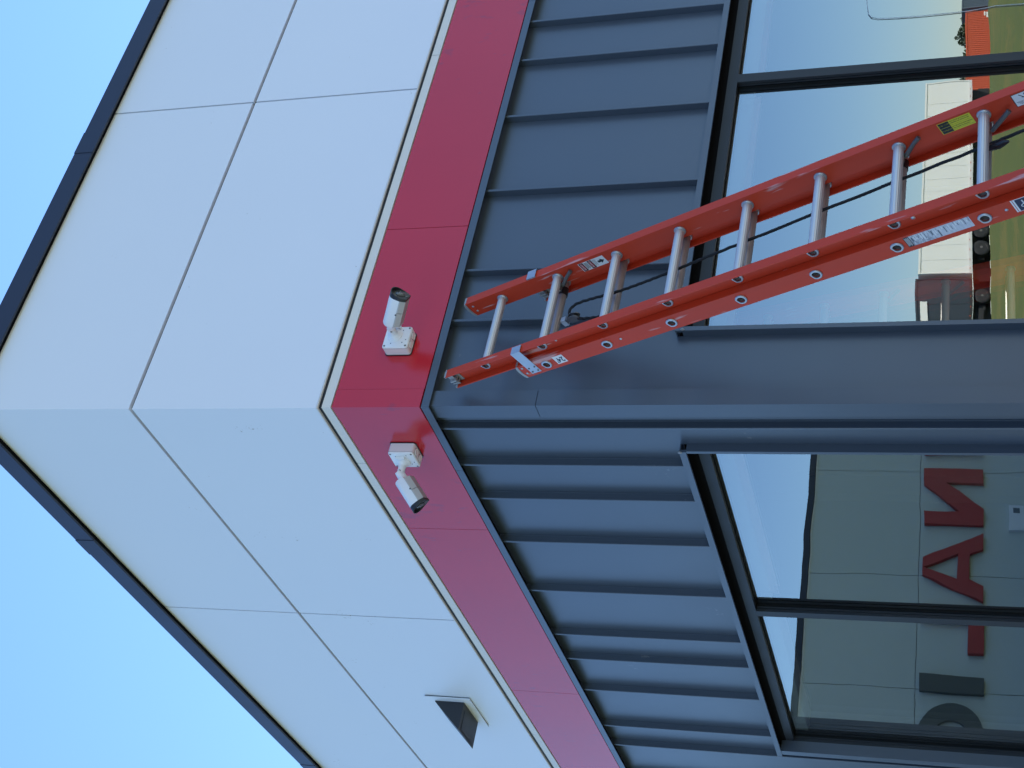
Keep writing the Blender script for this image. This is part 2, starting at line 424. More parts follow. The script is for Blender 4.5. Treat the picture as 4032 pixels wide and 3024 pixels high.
def rib(f, s, win, sgn):
    w0, w1 = win
    z = HZ + 0.0005 if w0 < s < w1 else -EYE + 0.06
    # folded seam: tall web, small hook at the tip, foot on the pan
    prof = [(-0.005, 0.0005), (-0.005, 0.037), (-0.002, 0.0395), (0.005, 0.0395), (0.0072, 0.037), (0.0072, 0.030), (0.005, 0.029), (0.005, 0.004), (0.013, 0.0025), (0.013, 0.0005)]
    return MB().prism([f((s - sgn * (a + 0.0), o, z)) for a, o in prof], (0, 0, PT - 0.0005 - z))
edgeA = [3.262] + ribA + [AX1]
for a, b in zip(edgeA, edgeA[1:]): part(pan(fa, a + 0.0004, b - 0.0004, (WA[0], WA[1])), 'metal_panel', M['metal'])
for s in ribA: part(rib(fa, s, WA, -1), 'standing_seam', M['metal'])
edgeB = [4.600] + ribB + [13.75]
for a, b in zip(edgeB, edgeB[1:]): part(pan(fb, a + 0.0004, b - 0.0004, (WB[0], 8.112)), 'metal_panel', M['metal'])
for s in ribB: part(rib(fb, s, (WB[0], 8.112), 1), 'standing_seam', M['metal'])
part(fbox(MB(), fb, 13.752, BY1, -0.010, 0.0, -EYE + 0.06, PT), 'metal_panel', M['metal'])
# corner trim in two lengths
for z0, z1 in ((-EYE + 0.06, 1.7985), (1.8010, 2.2905)):
    part(Lstrip(0.040, 0.0385, z0, z1, 3.272, 4.616), 'corner_trim', M['metal2'])
part(fbox(MB(), fb, 4.6162, 4.668, 0.0005, 0.016, -EYE + 0.06, 2.2905), 'corner_cleat', M['metal2'])

# windows
def sub(mb, name, mat, parent, **k):
    return mb.build(name, mat, parent, **k)
def window(f, s0, s1, mull, panes, gi, label):
    TILT = 0.0025
    fo, gl, bk = -0.030, -0.070, -0.125
    fr = MB()
    fw = 0.052
    def bx(a, b, o0, o1, z0, z1): fbox(fr, f, a, b, o0, o1, z0, z1)
    def member_v(a, b, z0, z1):       # face piece, recessed groove, glazing bead
        bx(a, b, fo - 0.018, fo, z0, z1); bx(a + 0.004, b - 0.004, fo - 0.023, fo - 0.0181, z0, z1); bx(a + 0.001, b - 0.001, bk, fo - 0.0231, z0, z1)
    HT, HB_ = 1.209, 1.161
    member_v(s0, s0 + fw, WZ0, HT); member_v(s1 - fw - 0.010, s1, WZ0, HT)
    bx(s0 + fw + 0.001, s1 - fw - 0.011, fo - 0.018, fo - 0.0005, HB_, HT); bx(s0 + fw + 0.001, s1 - fw - 0.011, bk, fo - 0.0181, HB_ + 0.003, HT)
    bx(s0 + fw + 0.001, s1 - fw - 0.011, bk, fo - 0.001, WZ0, WZ0 + fw)
    w = part(fr, 'window', M['frame'])
    if label: w['label'] = label
    # mullions
    for mc in mull:
        fr = MB()
        bxm = lambda a, b, o0, o1: fbox(fr, f, a, b, o0, o1, WZ0 + fw + 0.001, 1.1605)
        bxm(mc - 0.027, mc + 0.027, fo - 0.014, fo); bxm(mc - 0.022, mc + 0.022, fo - 0.019, fo - 0.0141); bxm(mc - 0.026, mc + 0.026, fo - 0.029, fo - 0.0191)
        bxm(mc - 0.023, mc + 0.023, gl + 0.002, fo - 0.0291); bxm(mc - 0.025, mc + 0.025, bk - 0.01, gl + 0.0019)
        sub(fr, 'mullion', M['frame'], w)
    # head trim: drip lip, soffit and a black strip as painted shade behind it
    h = MB(); fbox(h, f, s0 - 0.003, s1 + (0.0 if f is fa else 0.012), 0.030, 0.0425, 1.2335, 1.2622); fbox(h, f, s0, s1, -0.028, 0.0299, 1.2570, 1.2620)
    sub(h, 'head_trim', M['metal2'], w)
    sub(fbox(MB(), f, s0 + 0.001, s1 - 0.001, -0.075, -0.0285, 1.2095, 1.2620), 'gap_shade_strip', M['black'], w)
    # gaskets round the glass
    g = MB()
    edges = [s0 + fw] + [v for mc in mull for v in (mc - 0.025, mc + 0.025)] + [s1 - fw - 0.008]
    for i in range(0, len(edges), 2):
        a, b = edges[i], edges[i + 1]
        fbox(g, f, a, b, gl - 0.03, gl + 0.006, HB_ - 0.003, HB_ + 0.0028); fbox(g, f, a + 0.0001, a + 0.005, gl - 0.03, gl + 0.008, WZ0 + fw, HB_ - 0.0031); fbox(g, f, b - 0.005, b - 0.0001, gl - 0.03, gl + 0.008, WZ0 + fw, HB_ - 0.0031)
    sub(g, 'gasket', M['rubber'], w)
    # insulated glass: two sheets 18 mm apart
    for i in range(0, len(edges), 2):
        a, b = edges[i], edges[i + 1]
        k = gi + i // 2
        for o, mt in ((gl, G_OUT[k]), (gl - 0.018, G_IN[k])):
            ti = TILT if o < gl else 0.0       # the sheets of a sealed unit are never quite parallel
            loop = [f((a + 0.004, o + ti, WZ0 + fw - 0.01)), f((b - 0.004, o - ti, WZ0 + fw - 0.01)), f((b - 0.004, o - ti, HB_ + 0.001)), f((a + 0.004, o + ti, HB_ + 0.001))]
            q = MB(); q.poly(loop if f is fa else loop[::-1])
            sub(q, 'glass_pane', mt, w, recalc=False)
    # roller blind cassette behind the head of the glass
    b = MB(); fbox(b, f, s0 + 0.03, s1 - 0.03, -0.24, -0.100, 1.085, 1.30)
    sub(b, 'blind_cassette', M['blind'], w)
    # sill
    b = MB(); fbox(b, f, s0 - 0.02, s1 + 0.02, -0.03, 0.05, WZ0 - 0.03, WZ0 - 0.0005)
    sub(b, 'sill', M['metal2'], w)
    return w
wA = window(fa, WA[0], WA[1], (5.139, 6.79), 3, 0, 'window with the ladder leaning in front of it')
wB = window(fb, WB[0], WB[1], (6.449,), 2, 3, 'window reflecting raised lettering')
sub(fbox(MB(), fa, 3.567, 3.5665 + 0.0215, -0.0295, 0.040, WZ0, 1.2332), 'jamb_trim', M['metal2'], wA)
sub(fbox(MB(), fa, 8.58, 8.602, -0.0295, 0.040, WZ0, 1.2332), 'jamb_trim', M['metal2'], wA)
sub(fbox(MB(), fb, 4.866, 4.8825, -0.0295, 0.040, WZ0, 1.2332), 'jamb_trim', M['metal2'], wB)
m = MB(); fbox(m, fb, 8.056, 8.1115, 0.004, 0.040, WZ0, 1.2332); fbox(m, fb, 8.058, 8.111, -0.016, 0.0039, WZ0, 1.2332); fbox(m, fb, 8.060, 8.111, -0.0295, -0.0161, WZ0, 1.2332)
sub(m, 'jamb_trim', M['metal2'], wB)
# loose edge of a protective film on the second pane of the right hand window
pts = [(6.05, 0.625), (5.90, 0.613), (5.76, 0.600), (5.70, 0.590), (5.675, 0.575), (5.663, 0.548), (5.656, 0.45), (5.653, 0.35), (5.655, 0.22), (5.658, 0.13), (5.668, 0.05), (5.678, 0.0), (5.674, -0.13), (5.69, -0.4), (5.70, -0.8)]
sub(MB().tube([fa((x, -0.066, z)) for x, z in [(x * 0.9745, z * 0.975) for x, z in pts]], 0.0020, 6), 'film_edge', M['film'], wA, smooth=True)
for f_, s_, z_ in ((fb, 4.870, 1.2605), (fa, 3.570, 1.233)):
    m = MB(); q0 = f_((s_, 0.0432, z_))
    m.loft([[(q0[0] + 0.006 * k * math.cos(t), q0[1] + 0.006 * k * math.sin(t), q0[2] + dz) for t in [2 * math.pi * i / 8 for i in range(8)]] for k, dz in ((0.4, -0.010), (1.0, -0.004), (0.8, 0.003), (0.3, 0.007))])
    sub(m, 'sealant', M['capgrey'], wB if f_ is fb else wA, smooth=True)
# the room behind the windows
m = MB()
m.box(9.5, 9.6, 4.83, 10.1, -EYE, 2.8).box(3.49, 9.49, 10.0, 10.1, -EYE, 2.8).box(3.49, 9.49, 4.83, 6.25, 2.65, 2.75).box(3.49, 9.49, 8.2, 9.99, 2.65, 2.75).box(3.49, 4.6, 6.25, 8.2, 2.65, 2.75).box(7.4, 9.49, 6.25, 8.2, 2.65, 2.75).box(3.9, 4.72, 6.155, 6.40, -EYE + 0.11, 2.64).box(3.49, 9.49, 4.83, 9.99, -EYE + 0.06, -EYE + 0.1)  # ceiling left open below the added roof cut, for the same sun
part(m, 'room', M['interior'])

# ------------------------------------------------------------------ wing of the building that the left window mirrors
WY = 32.0
wing = thing('building_wing', 'pale panelled wing with raised lettering, mirrored in the window left of the corner', 'building', (-10, WY, -EYE))
def wpart(mb, name, mat):
    o = mb.build(name, mat, wing)
    o.matrix_parent_inverse = Matrix.Translation((10, -WY, EYE))
    return o
wx = [-28.81, -25.81, -22.81, -19.81, -16.81, -13.81, -10.81, -7.81, -4.81, -1.81, 1.19, 3.12]
for a, b in zip(wx, wx[1:]):
    for z0, z1 in ((-EYE + 0.3, -0.98), (-0.96, 1.915), (1.93, 4.55)):
        wpart(MB().box(a + 0.008, b - 0.008, WY, WY + 0.05, z0, z1), 'wall_panel', M['wing'])
wpart(MB().box(-28.6, 3.12, WY + 0.051, WY + 0.4, -EYE, 4.58), 'wall_core', M['joint'])
wpart(MB().box(-28.7, 3.1, WY - 0.05, WY + 0.6, 4.585, 4.74), 'roof_coping', M['navy'])
wpart(MB().box(-28.65, 3.1, WY - 0.02, WY - 0.0005, 4.535, 4.575), 'coping_trim', M['trim'])
wpart(MB().box(-28.6, 3.2, WY + 0.41, WY + 12, 4.3, 4.45), 'roof', M['joint'])

sign = thing('wall_sign', 'raised red and grey block letters standing off the wing wall, seen in the left window', 'sign', (-12, WY, -EYE))
LH, LZ = 1.42, 0.405
ST = 0.27   # stroke in units of letter height
def arc(cx, cy, rx, ry, a0, a1, n=14):
    return [(cx + rx * math.cos(R(a0 + (a1 - a0) * i / n)), cy + ry * math.sin(R(a0 + (a1 - a0) * i / n))) for i in range(n + 1)]
def ring(outer, inner):
    """open stroke outline from two polylines of equal direction"""
    return outer + inner[::-1]
GL = {
 'I': (0.30, [[(0, 0), (0.30, 0), (0.30, 1), (0, 1)]], []),
 'L': (0.86, [[(0, 0), (0.86, 0), (0.86, 0.25), (0.29, 0.25), (0.29, 1), (0, 1)]], []),
 'N': (1.16, [[(0, 0), (0.28, 0), (0.28, 0.62), (0.84, 0), (1.16, 0), (1.16, 1), (0.88, 1), (0.88, 0.40), (0.34, 1), (0, 1)]], []),
 'A': (1.32, [[(0, 0), (0.31, 0), (0.405, 0.22), (0.405, 0.42), (0.66, 0.98), (0.66, 1), (0.49, 1)], [(0.405, 0.22), (0.915, 0.22), (0.915, 0.42), (0.405, 0.42)], [(1.32, 0), (0.83, 1), (0.66, 1), (0.66, 0.98), (0.915, 0.42), (0.915, 0.22), (1.01, 0)]], []),
 'C': (1.18, [ring(arc(0.6, 0.5, 0.6, 0.52, 38, 322, 26), arc(0.6, 0.5, 0.31, 0.27, 38, 322, 26))], []),
 'D': (1.12, [[(0, 0), (0.28, 0), (0.28, 1), (0, 1)], ring([(0.2801, 1)] + arc(0.55, 0.5, 0.56, 0.5, 90, -90, 18) + [(0.2801, 0)], [(0.2801, 0.76)] + arc(0.55, 0.5, 0.28, 0.26, 90, -90, 18) + [(0.2801, 0.24)])], []),
 'R': (1.14, [[(0, 0), (0.28, 0), (0.28, 1), (0, 1)], ring([(0.2801, 1)] + arc(0.74, 0.70, 0.36, 0.30, 90, -90, 14) + [(0.2801, 0.40)], [(0.2801, 0.79)] + arc(0.74, 0.70, 0.10, 0.09, 90, -90, 14) + [(0.2801, 0.61)]), [(0.48, 0.40), (0.82, 0.40), (1.14, 0), (0.80, 0)]], []),
 'G': (1.26, [ring(arc(0.62, 0.5, 0.62, 0.53, 38, 352, 28), arc(0.62, 0.5, 0.33, 0.28, 38, 352, 28)), [(0.66, 0.53), (1.24, 0.53), (1.24, 0.43), (0.95, 0.33), (0.66, 0.33)], [(0.99, 0.0), (1.24, 0.0), (1.24, 0.4299), (0.99, 0.33)]], []),
}
def letter(ch, x, mat):
    m = MB()
    for poly in GL[ch][1]:
        m.prism([(x + px * LH, WY - 0.04, LZ + py * LH) for px, py in poly], (0, -0.12, 0))
    o = m.build('letter', mat, sign)
    o.matrix_parent_inverse = Matrix.Translation((12, -WY, EYE))
for ch, x in (('C', -22.59), ('A', -20.69), ('R', -18.59), ('D', -16.69), ('I', -14.69), ('N', -13.82), ('A', -11.94), ('L', -9.94)): letter(ch, x, M['signred'])
for ch, x in (('I', -8.14), ('G', -7.46)): letter(ch, x, M['signgrey'])
ub = thing('utility_box', 'small pale box on the wing wall below the raised lettering', 'box', (-12.44, WY, -0.55))
o = MB().box(-0.36, 0.36, -0.10, -0.001, 0, 0.36).build('case', M['blind'], ub)
MB().box(-0.28, -0.12, -0.104, -0.1005, 0.1, 0.26).build('cover', M['boxgrey'], ub)

# ------------------------------------------------------------------ security cameras
def rrect(w, h, r, n=4):
    pts = []
    for cx, cy, a in ((w - r, h - r, 0), (-w + r, h - r, 90), (-w + r, -h + r, 180), (w - r, -h + r, 270)):
        pts += [(cx + r * math.cos(R(a + 90 * i / n)), cy + r * math.sin(R(a + 90 * i / n))) for i in range(n + 1)]
    return pts
def security_camera(loc, xaxis, out, basev, joint, rear, bdir, L, label):
    xa, ya, za = Vector(xaxis), Vector(out), Vector((0, 0, 1))
    mt = Matrix((xa, ya, za)).transposed().to_4x4(); mt.translation = loc
    inv = mt.inverted()
    root = thing('security_camera', label, 'camera', mat=mt, group='white bullet cameras either side of the corner')
    W, H, D = 0.0575, 0.060, 0.055
    # junction box with tapered sides and lid
    bx = MB().loft([[(x, 0.001, z) for x, z in rrect(W, H, 0.012)], [(x, D - 0.004, z) for x, z in rrect(W, H, 0.012)], [(x, D, z) for x, z in rrect(W - 0.003, H - 0.003, 0.011)]])
    jb = bx.build('junction_box', M['camwhite'], root, smooth=True)
    MB().loft([[(x, D - 0.0095, z) for x, z in rrect(W + 0.0006, H + 0.0006, 0.012)], [(x, D - 0.0075, z) for x, z in rrect(W + 0.0006, H + 0.0006, 0.012)]]).build('lid_seam', M['camgrey'], jb)
    MB().loft([[(x, 0.0, z) for x, z in rrect(W + 0.003, H + 0.003, 0.012)], [(x, 0.004, z) for x, z in rrect(W + 0.003, H + 0.003, 0.012)]]).build('gasket', M['blackplastic'], jb)
    for kx in (-0.024, 0.024):        # knockouts underneath
        ko = MB().loft([[(kx + r_ * math.cos(t), 0.028 + r_ * math.sin(t), z) for t in [2 * math.pi * i / 20 for i in range(20)]] for r_, z in ((0.0165, -H + 0.001), (0.0165, -H - 0.004), (0.0135, -H - 0.0045), (0.0135, -H - 0.002))])
        ko.build('knockout', M['camwhite'], jb, smooth=True)
        MB().loft([[(kx + 0.0178 * math.cos(t), 0.028 + 0.0178 * math.sin(t), z) for t in [2 * math.pi * i / 20 for i in range(20)]] for z in (-H + 0.001, -H - 0.0006)]).build('knockout_groove', M['boxgrey'], jb)
    for sx in (-1, 1):
        for sz in (-1, 1):
            MB().loft([[(sx * 0.047 + 0.0045 * math.cos(t), y, sz * 0.049 + 0.0045 * math.sin(t)) for t in [2 * math.pi * i / 10 for i in range(10)]] for y in (D - 0.001, D + 0.0012)]).build('screw', M['lock'], jb)
    for hx, hz in ((-0.03, 0.03), (0.034, 0.022), (-0.036, -0.022), (0.015, -0.044), (0.03, -0.03)):
        MB().loft([[(hx + 0.0028 * math.cos(t), y, hz + 0.0028 * math.sin(t)) for t in [2 * math.pi * i / 8 for i in range(8)]] for y in (D - 0.001, D + 0.0005)]).build('screw_hole', M['boxgrey'], jb)
    # bracket: round foot, swivel arm, joint ball
    b0 = inv @ Vector(basev); j0 = inv @ Vector(joint); r0 = inv @ Vector(rear)
    mb = MB()
    mb.loft([[(b0.x + rr * math.cos(t), y, b0.z + rr * math.sin(t)) for t in [2 * math.pi * i / 24 for i in range(24)]] for rr, y in ((0.034, D), (0.034, D + 0.005), (0.027, D + 0.009), (0.022, D + 0.016), (0.018, D + 0.02))])
    mb.build('mounting_foot', M['camwhite'], root, smooth=True)
    MB().box(b0.x - 0.046, b0.x - 0.034, D, D + 0.012, b0.z - 0.022, b0.z + 0.022).build('bracket_wing', M['camwhite'], root, bevel=0.003)
    f0 = Vector((b0.x, D + 0.014, b0.z))
    mb = MB(); mb.tube([f0, f0.lerp(j0, 0.5), j0], [0.018, 0.0165, 0.018], 16)
    mb.build('arm', M['camwhite'], root, smooth=True)
    mb = MB(); mb.tube([j0 + (r0 - j0).normalized() * -0.016, j0 + (r0 - j0) * 0.4, r0 + (r0 - j0).normalized() * 0.01], [0.0175, 0.020, 0.022], 16)
    mb.build('swivel_joint', M['camwhite'], root, smooth=True)
    b1 = (j0 - f0).normalized().cross(Vector((0, 0, 1))).normalized()
    mb = MB(); mb.tube([j0.lerp(f0, 0.25) - b1 * 0.019, j0.lerp(f0, 0.25) + b1 * 0.019], 0.0045, 8); mb.build('pivot_screw', M['lock'], root)
    # body
    b = (inv.to_3x3() @ Vector(bdir)).normalized()
    up = (Vector((0, 0, 1)) - b * b.z).normalized()
    sd = b.cross(up)
    K = 1.13
    def P(t, x, y): return r0 + b * t + sd * (x * K) + up * (y * K)
    # hull outline: rounded roof, straight sides, chamfered belly
    top = [(0.036 * math.cos(R(a)), 0.008 + 0.030 * math.sin(R(a))) for a in range(0, 181, 15)]
    hull = top + [(-0.036, -0.012)]+ [(0.036, -0.012)]
    belly = [(0.0352, -0.0122), (0.0352, -0.016), (0.022, -0.034), (-0.022, -0.034), (-0.0352, -0.016), (-0.0352, -0.0122)]
    sh = MB().loft([[P(t, x * k, y * k) for x, y in hull] for t, k in ((0, 0.93), (0.006, 1.0), (L - 0.012, 1.0))])
    shell = sh.build('camera_body', M['camwhite'], root, smooth=True)
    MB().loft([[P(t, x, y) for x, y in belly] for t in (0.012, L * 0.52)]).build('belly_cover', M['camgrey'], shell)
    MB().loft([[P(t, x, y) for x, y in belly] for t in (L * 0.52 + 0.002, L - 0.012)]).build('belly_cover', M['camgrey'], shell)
    for t in (L * 0.47,):
        mb = MB(); mb.tube([P(t, 0.034, -0.012), P(t, 0.0375, -0.012)], 0.004, 8); mb.tube([P(t, -0.034, -0.012), P(t, -0.0375, -0.012)], 0.004, 8); mb.build('body_screw', M['lock'], shell)
    # black front: visor that juts forward over the face
    whole = top + [(-0.036, -0.014), (-0.024, -0.034), (0.024, -0.034), (0.036, -0.014)]
    fr = MB()
    def jut(x, y): return L + 0.016 * max(0.0, (y + 0.01) / 0.05)
    rings = [[P(L - 0.0118, x * 1.01, y * 1.01) for x, y in whole], [P(jut(x, y), x * 1.01, y * 1.01) for x, y in whole], [P(jut(x, y), x * 0.92, y * 0.92) for x, y in whole], [P(L + 0.001, x * 0.90, y * 0.90) for x, y in whole]]
    fr.loft(rings)
    face = fr.build('front_face', M['bezel'], root, smooth=True)
    lens = MB().loft([[P(t, rr * math.cos(q), -0.001 + rr * math.sin(q)) for q in [2 * math.pi * i / 24 for i in range(24)]] for rr, t in ((0.0185, L), (0.0185, L + 0.003), (0.016, L + 0.004), (0.008, L + 0.005))])
    lens.build('lens', M['lens'], face, smooth=True)
    for ax_, ay_ in ((0.024, 0.010), (-0.024, 0.010), (0.0, -0.026)):
        MB().loft([[P(t, ax_ + 0.005 * math.cos(q), ay_ + 0.005 * math.sin(q)) for q in [2 * math.pi * i / 12 for i in range(12)]] for t in (L, L + 0.0022)]).build('infrared_lamp', M['lens'], face)
    # faint worn marking on the roof
    MB().prism([P(L * a, x, 0.0381 - 0.0006 * abs(x) / 0.01) for a, x in ((0.60, -0.004), (0.88, -0.004), (0.88, 0.004), (0.60, 0.004))], up * 0.0003).build('printed_mark', M['camgrey'], shell)
    return root
def bd(az, el): return (math.cos(R(el)) * math.cos(R(az)), math.cos(R(el)) * math.sin(R(az)), math.sin(R(el)))
security_camera((3.5145, YP - 0.0505, 2.471), (-1, 0, 0), (0, -1, 0), (3.524, YP, 2.482), (3.524, 4.405, 2.478), (3.525, 4.39, 2.468), bd(-60.0, -24.2), 0.149,
                'white bullet camera on the red band to the right of the corner, lens facing outwards')
security_camera((XP - 0.0505, 4.849, 2.480), (0, 1, 0), (-1, 0, 0), (XP, 4.864, 2.488), (3.068, 4.872, 2.490), (3.053, 4.883, 2.476), bd(152.2, -36.8), 0.142,
                'white bullet camera on the red band left of the corner, seen from its side')

# ------------------------------------------------------------------ wedge shaped wall light
wl = thing('wall_light', 'dark wedge shaped downlight on a square white plate on the upper white panel', 'wall light', (XP - 0.065, 7.72, 3.03))
def wp(mb, name, mat, **k):
    o = mb.build(name, mat, wl, **k); o.matrix_parent_inverse = Matrix.Translation((-(XP - 0.065), -7.72, -3.03)); return o
wp(MB().box(3.1605, 3.1675, 7.516, 7.923, 3.010, 3.297), 'plate_gasket', M['boxgrey'])
wp(MB().box(3.155, 3.1604, 7.5125, 7.9265, 3.0065, 3.3005), 'back_plate', M['white'])
m = MB(); m.prism([(3.1545, 7.562, 3.056), (3.1545, 7.562, 3.243), (3.150, 7.562, 3.243), (2.984, 7.562, 3.058), (2.984, 7.562, 3.056)], (0, 0.294, 0))
hd = wp(m, 'housing', M['lamp'])
m = MB().box(3.00, 3.12, 7.60, 7.82, 3.0535, 3.0555); o = m.build('diffuser', M['lamp'], hd); o.matrix_parent_inverse = Matrix.Identity(4)

# ------------------------------------------------------------------ extension ladder
P0 = Vector((3.27375, 4.35540, 1.98021))
dv = Vector((-0.01401, -0.42064, -0.90712)).normalized()
rv = Vector((0.99988, -0.00055, -0.01519)); rv = (rv - dv * rv.dot(dv)).normalized()
nv = rv.cross(dv) * -1
nv = dv.cross(rv) if dv.cross(rv).y > 0 else rv.cross(dv)
LEN = 3.775
base = P0 + dv * LEN
mt = Matrix((rv, nv, -dv)).transposed().to_4x4(); mt.translation = base
lad = thing('extension_ladder', 'orange red fibreglass extension ladder leaning against the charcoal wall', 'ladder', mat=mt)
SP = 0.3048
def Lp(x, n, al): return (x, n, LEN - al)
class LB(MB):
    def lb(s, x0, x1, n0, n1, a0, a1): return s.box(x0, x1, n0, n1, LEN - a1, LEN - a0)
def rail(xo, sgn_web, flange_sgn, n0, n1, a0, a1, holes, hx=0.0, flen=0.033, t=0.005, hn=0.0):
    """channel: web outer face at xo, thickness towards sgn_web; flanges run towards flange_sgn"""
    m = LB()
    xi = xo + sgn_web * t
    cells = []
    cur = a0
    for h in holes:
        lo, hi = h - SP / 2, h + SP / 2
        cells.append((max(a0, lo), min(a1, hi), h))
    first, last = cells[0][0], cells[-1][1]
    if first - a0 > 1e-4: m.lb(min(xo, xi), max(xo, xi), n0, n1, a0, first)
    if a1 - last > 1e-4: m.lb(min(xo, xi), max(xo, xi), n0, n1, last, a1)
    rh = 0.0165
    for lo, hi, h in cells:
        corner = [math.atan2(nn - hn, aa - h) for aa in (lo, hi) for nn in (n0, n1)]
        ang = sorted([2 * math.pi * i / 20 - math.pi for i in range(20)] + corner)
        ro, ri = [], []
        for x in (xo, xi):
            a_out, a_in = [], []
            for q in ang:
                ca, sa_ = math.cos(q), math.sin(q)
                k = min(((hi - h) / ca if ca > 1e-9 else (lo - h) / ca if ca < -1e-9 else 1e9), ((n1 - hn) / sa_ if sa_ > 1e-9 else (n0 - hn) / sa_ if sa_ < -1e-9 else 1e9))
                a_out.append(m.bm.verts.new(Lp(x, hn + k * sa_, h + k * ca)))
                a_in.append(m.bm.verts.new(Lp(x, hn + rh * sa_, h + rh * ca)))
            ro.append(a_out); ri.append(a_in)
            N_ = len(ang)
            for i in range(N_): m.face([a_out[i], a_out[(i + 1) % N_], a_in[(i + 1) % N_], a_in[i]])
        N_ = len(ang)
        for i in range(N_):
            m.face([ri[0][i], ri[0][(i + 1) % N_], ri[1][(i + 1) % N_], ri[1][i]])
    # long edges of the web are closed by the flanges
    xs_ = [xo if flange_sgn == -sgn_web else xi, 0]
    fx0 = xi if flange_sgn == -sgn_web else xo
    fx1 = (xo if flange_sgn == -sgn_web else xi) + flange_sgn * flen
    for a, b in ((n0 - t, n0), (n1, n1 + t)):
        m.lb(min(fx0, fx1), max(fx0, fx1), a, b, a0, a1)
        # thickened lip at the tip
    return m
flyh = [SP * i for i in range(12)]
bsh = [0.2799 + SP * i for i in range(12)]
FA0, FA1 = -0.185, 3.50
BA0, BA1 = 0.150, 3.74
XR = 0.3513
FN0, FN1 = -0.0345, 0.0365        # web limits (flanges add 5 mm)
BN0, BN1 = 0.0385, 0.1045
HB = 0.0706
rl = rail(0.0, 1, -1, FN0, FN1, FA0, FA1, flyh).build('side_rail', M['orange'], lad)
rr = rail(XR + 0.005, -1, 1, FN0, FN1, FA0, FA1, flyh).build('side_rail', M['orange'], lad)
# base rails: flanges turn inwards round the fly
bl = rail(-0.0362, 1, 1, BN0, BN1, BA0, BA1, bsh, hn=HB, flen=0.028).build('side_rail', M['orange'], lad)
br = rail(XR + 0.005 + 0.0362, -1, -1, BN0, BN1, BA0, BA1, bsh, hn=HB, flen=0.028).build('side_rail', M['orange'], lad)

# rungs: fluted D section tubes, open at the ends
def rung_ring(x, n, al, r, flute=True, N_=36):
    out = []
    for i in range(N_):
        q = 2 * math.pi * i / N_
        rad = r * (1.0 + (0.035 if (i % 2 and flute) else 0.0))
        cn, ca = math.cos(q), math.sin(q)         # ca>0: up the ladder
        flat = 0.80 * r
        k = rad
        # flat tread, tilted so that it lies level when the ladder leans
        tn, ta = -0.42 * 0 + 0.30, 0.954
        dd = (cn * tn + ca * ta)
        if dd > 0 and k * dd > flat: k = flat / dd
        out.append(Lp(x, n + k * cn, al - k * ca))
    return out
def rung(x0, x1, n, al):
    m = MB()
    m.loft([rung_ring(x0, n, al, 0.0175), rung_ring(x1, n, al, 0.0175)], cap=False)
    m.loft([rung_ring(x0, n, al, 0.0145, False), rung_ring(x1, n, al, 0.0145, False)], cap=False)
    return m
r_f = rung(0.004, XR - 0.0005, 0.0, 0.0).build('rung', M['alu'], lad)
r_b = rung(-0.032, XR + 0.036, HB, bsh[0]).build('rung', M['alu_shade'], lad)
rungs_f, rungs_b = [r_f], [r_b]
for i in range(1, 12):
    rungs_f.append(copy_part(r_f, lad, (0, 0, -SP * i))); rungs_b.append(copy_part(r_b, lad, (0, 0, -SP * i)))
# swaged collars: flange inside each rail, ring outside
def annulus(x0, x1, n, al, ro, ri, N_=28):
    def rg(x, r, flat=True):
        o = []
        for i in range(N_):
            q = 2 * math.pi * i / N_
            cn, ca = math.cos(q), math.sin(q)
            dd = cn * 0.30 + ca * 0.954
            k = r
            if dd > 0 and k * dd > 0.86 * r: k = 0.86 * r / dd
            o.append(Lp(x, n + k * cn, al - k * ca))
        return o
    m = MB()
    xm = x0 + (x1 - x0) * 0.6
    R_ = [rg(x0, ro), rg(xm, ro), rg(x1, ro * 0.9), rg(x1, ri), rg(x0, ri)]
    m.loft(R_, cap=False)
    return m
def collars(rs, xin0, xin1, xout0, xout1, n, al):
    """collar pairs: inner flange on the right rail, inner on the left, outer rings on both"""
    src = [annulus(xin1, xin1 - 0.008, n, al, 0.0235, 0.0170).build('collar', M['galv'], rs[0], smooth=True),
           annulus(xin0, xin0 + 0.008, n, al, 0.0235, 0.0170).build('collar', M['galv'], rs[0], smooth=True),
           annulus(xout0, xout0 - 0.005, n, al, 0.0225, 0.0150).build('collar', M['galv'], rs[0], smooth=True),
           annulus(xout1, xout1 + 0.005, n, al, 0.0225, 0.0150).build('collar', M['galv'], rs[0], smooth=True)]
    for r_ in rs[1:]:
        for s_ in src:
            c_ = s_.copy(); COL.objects.link(c_); c_.parent = r_
collars(rungs_f, 0.0052, XR - 0.0002, -0.0002, XR + 0.0052, 0.0, 0.0)
collars(rungs_b, -0.0310, XR + 0.036, -0.0364, XR + 0.0414, HB, bsh[0])
plug = MB().loft([rung_ring(0.06, 0, 0, 0.0144, False), rung_ring(0.062, 0, 0, 0.0144, False)]).build('rung_plug', M['blackplastic'], r_f)
for r_ in rungs_f[1:]:
    c_ = plug.copy(); COL.objects.link(c_); c_.parent = r_
plug = MB().loft([rung_ring(0.02, HB, bsh[0], 0.0144, False), rung_ring(0.022, HB, bsh[0], 0.0144, False)]).build('rung_plug', M['blackplastic'], r_b)
for r_ in rungs_b[1:]:
    c_ = plug.copy(); COL.objects.link(c_); c_.parent = r_

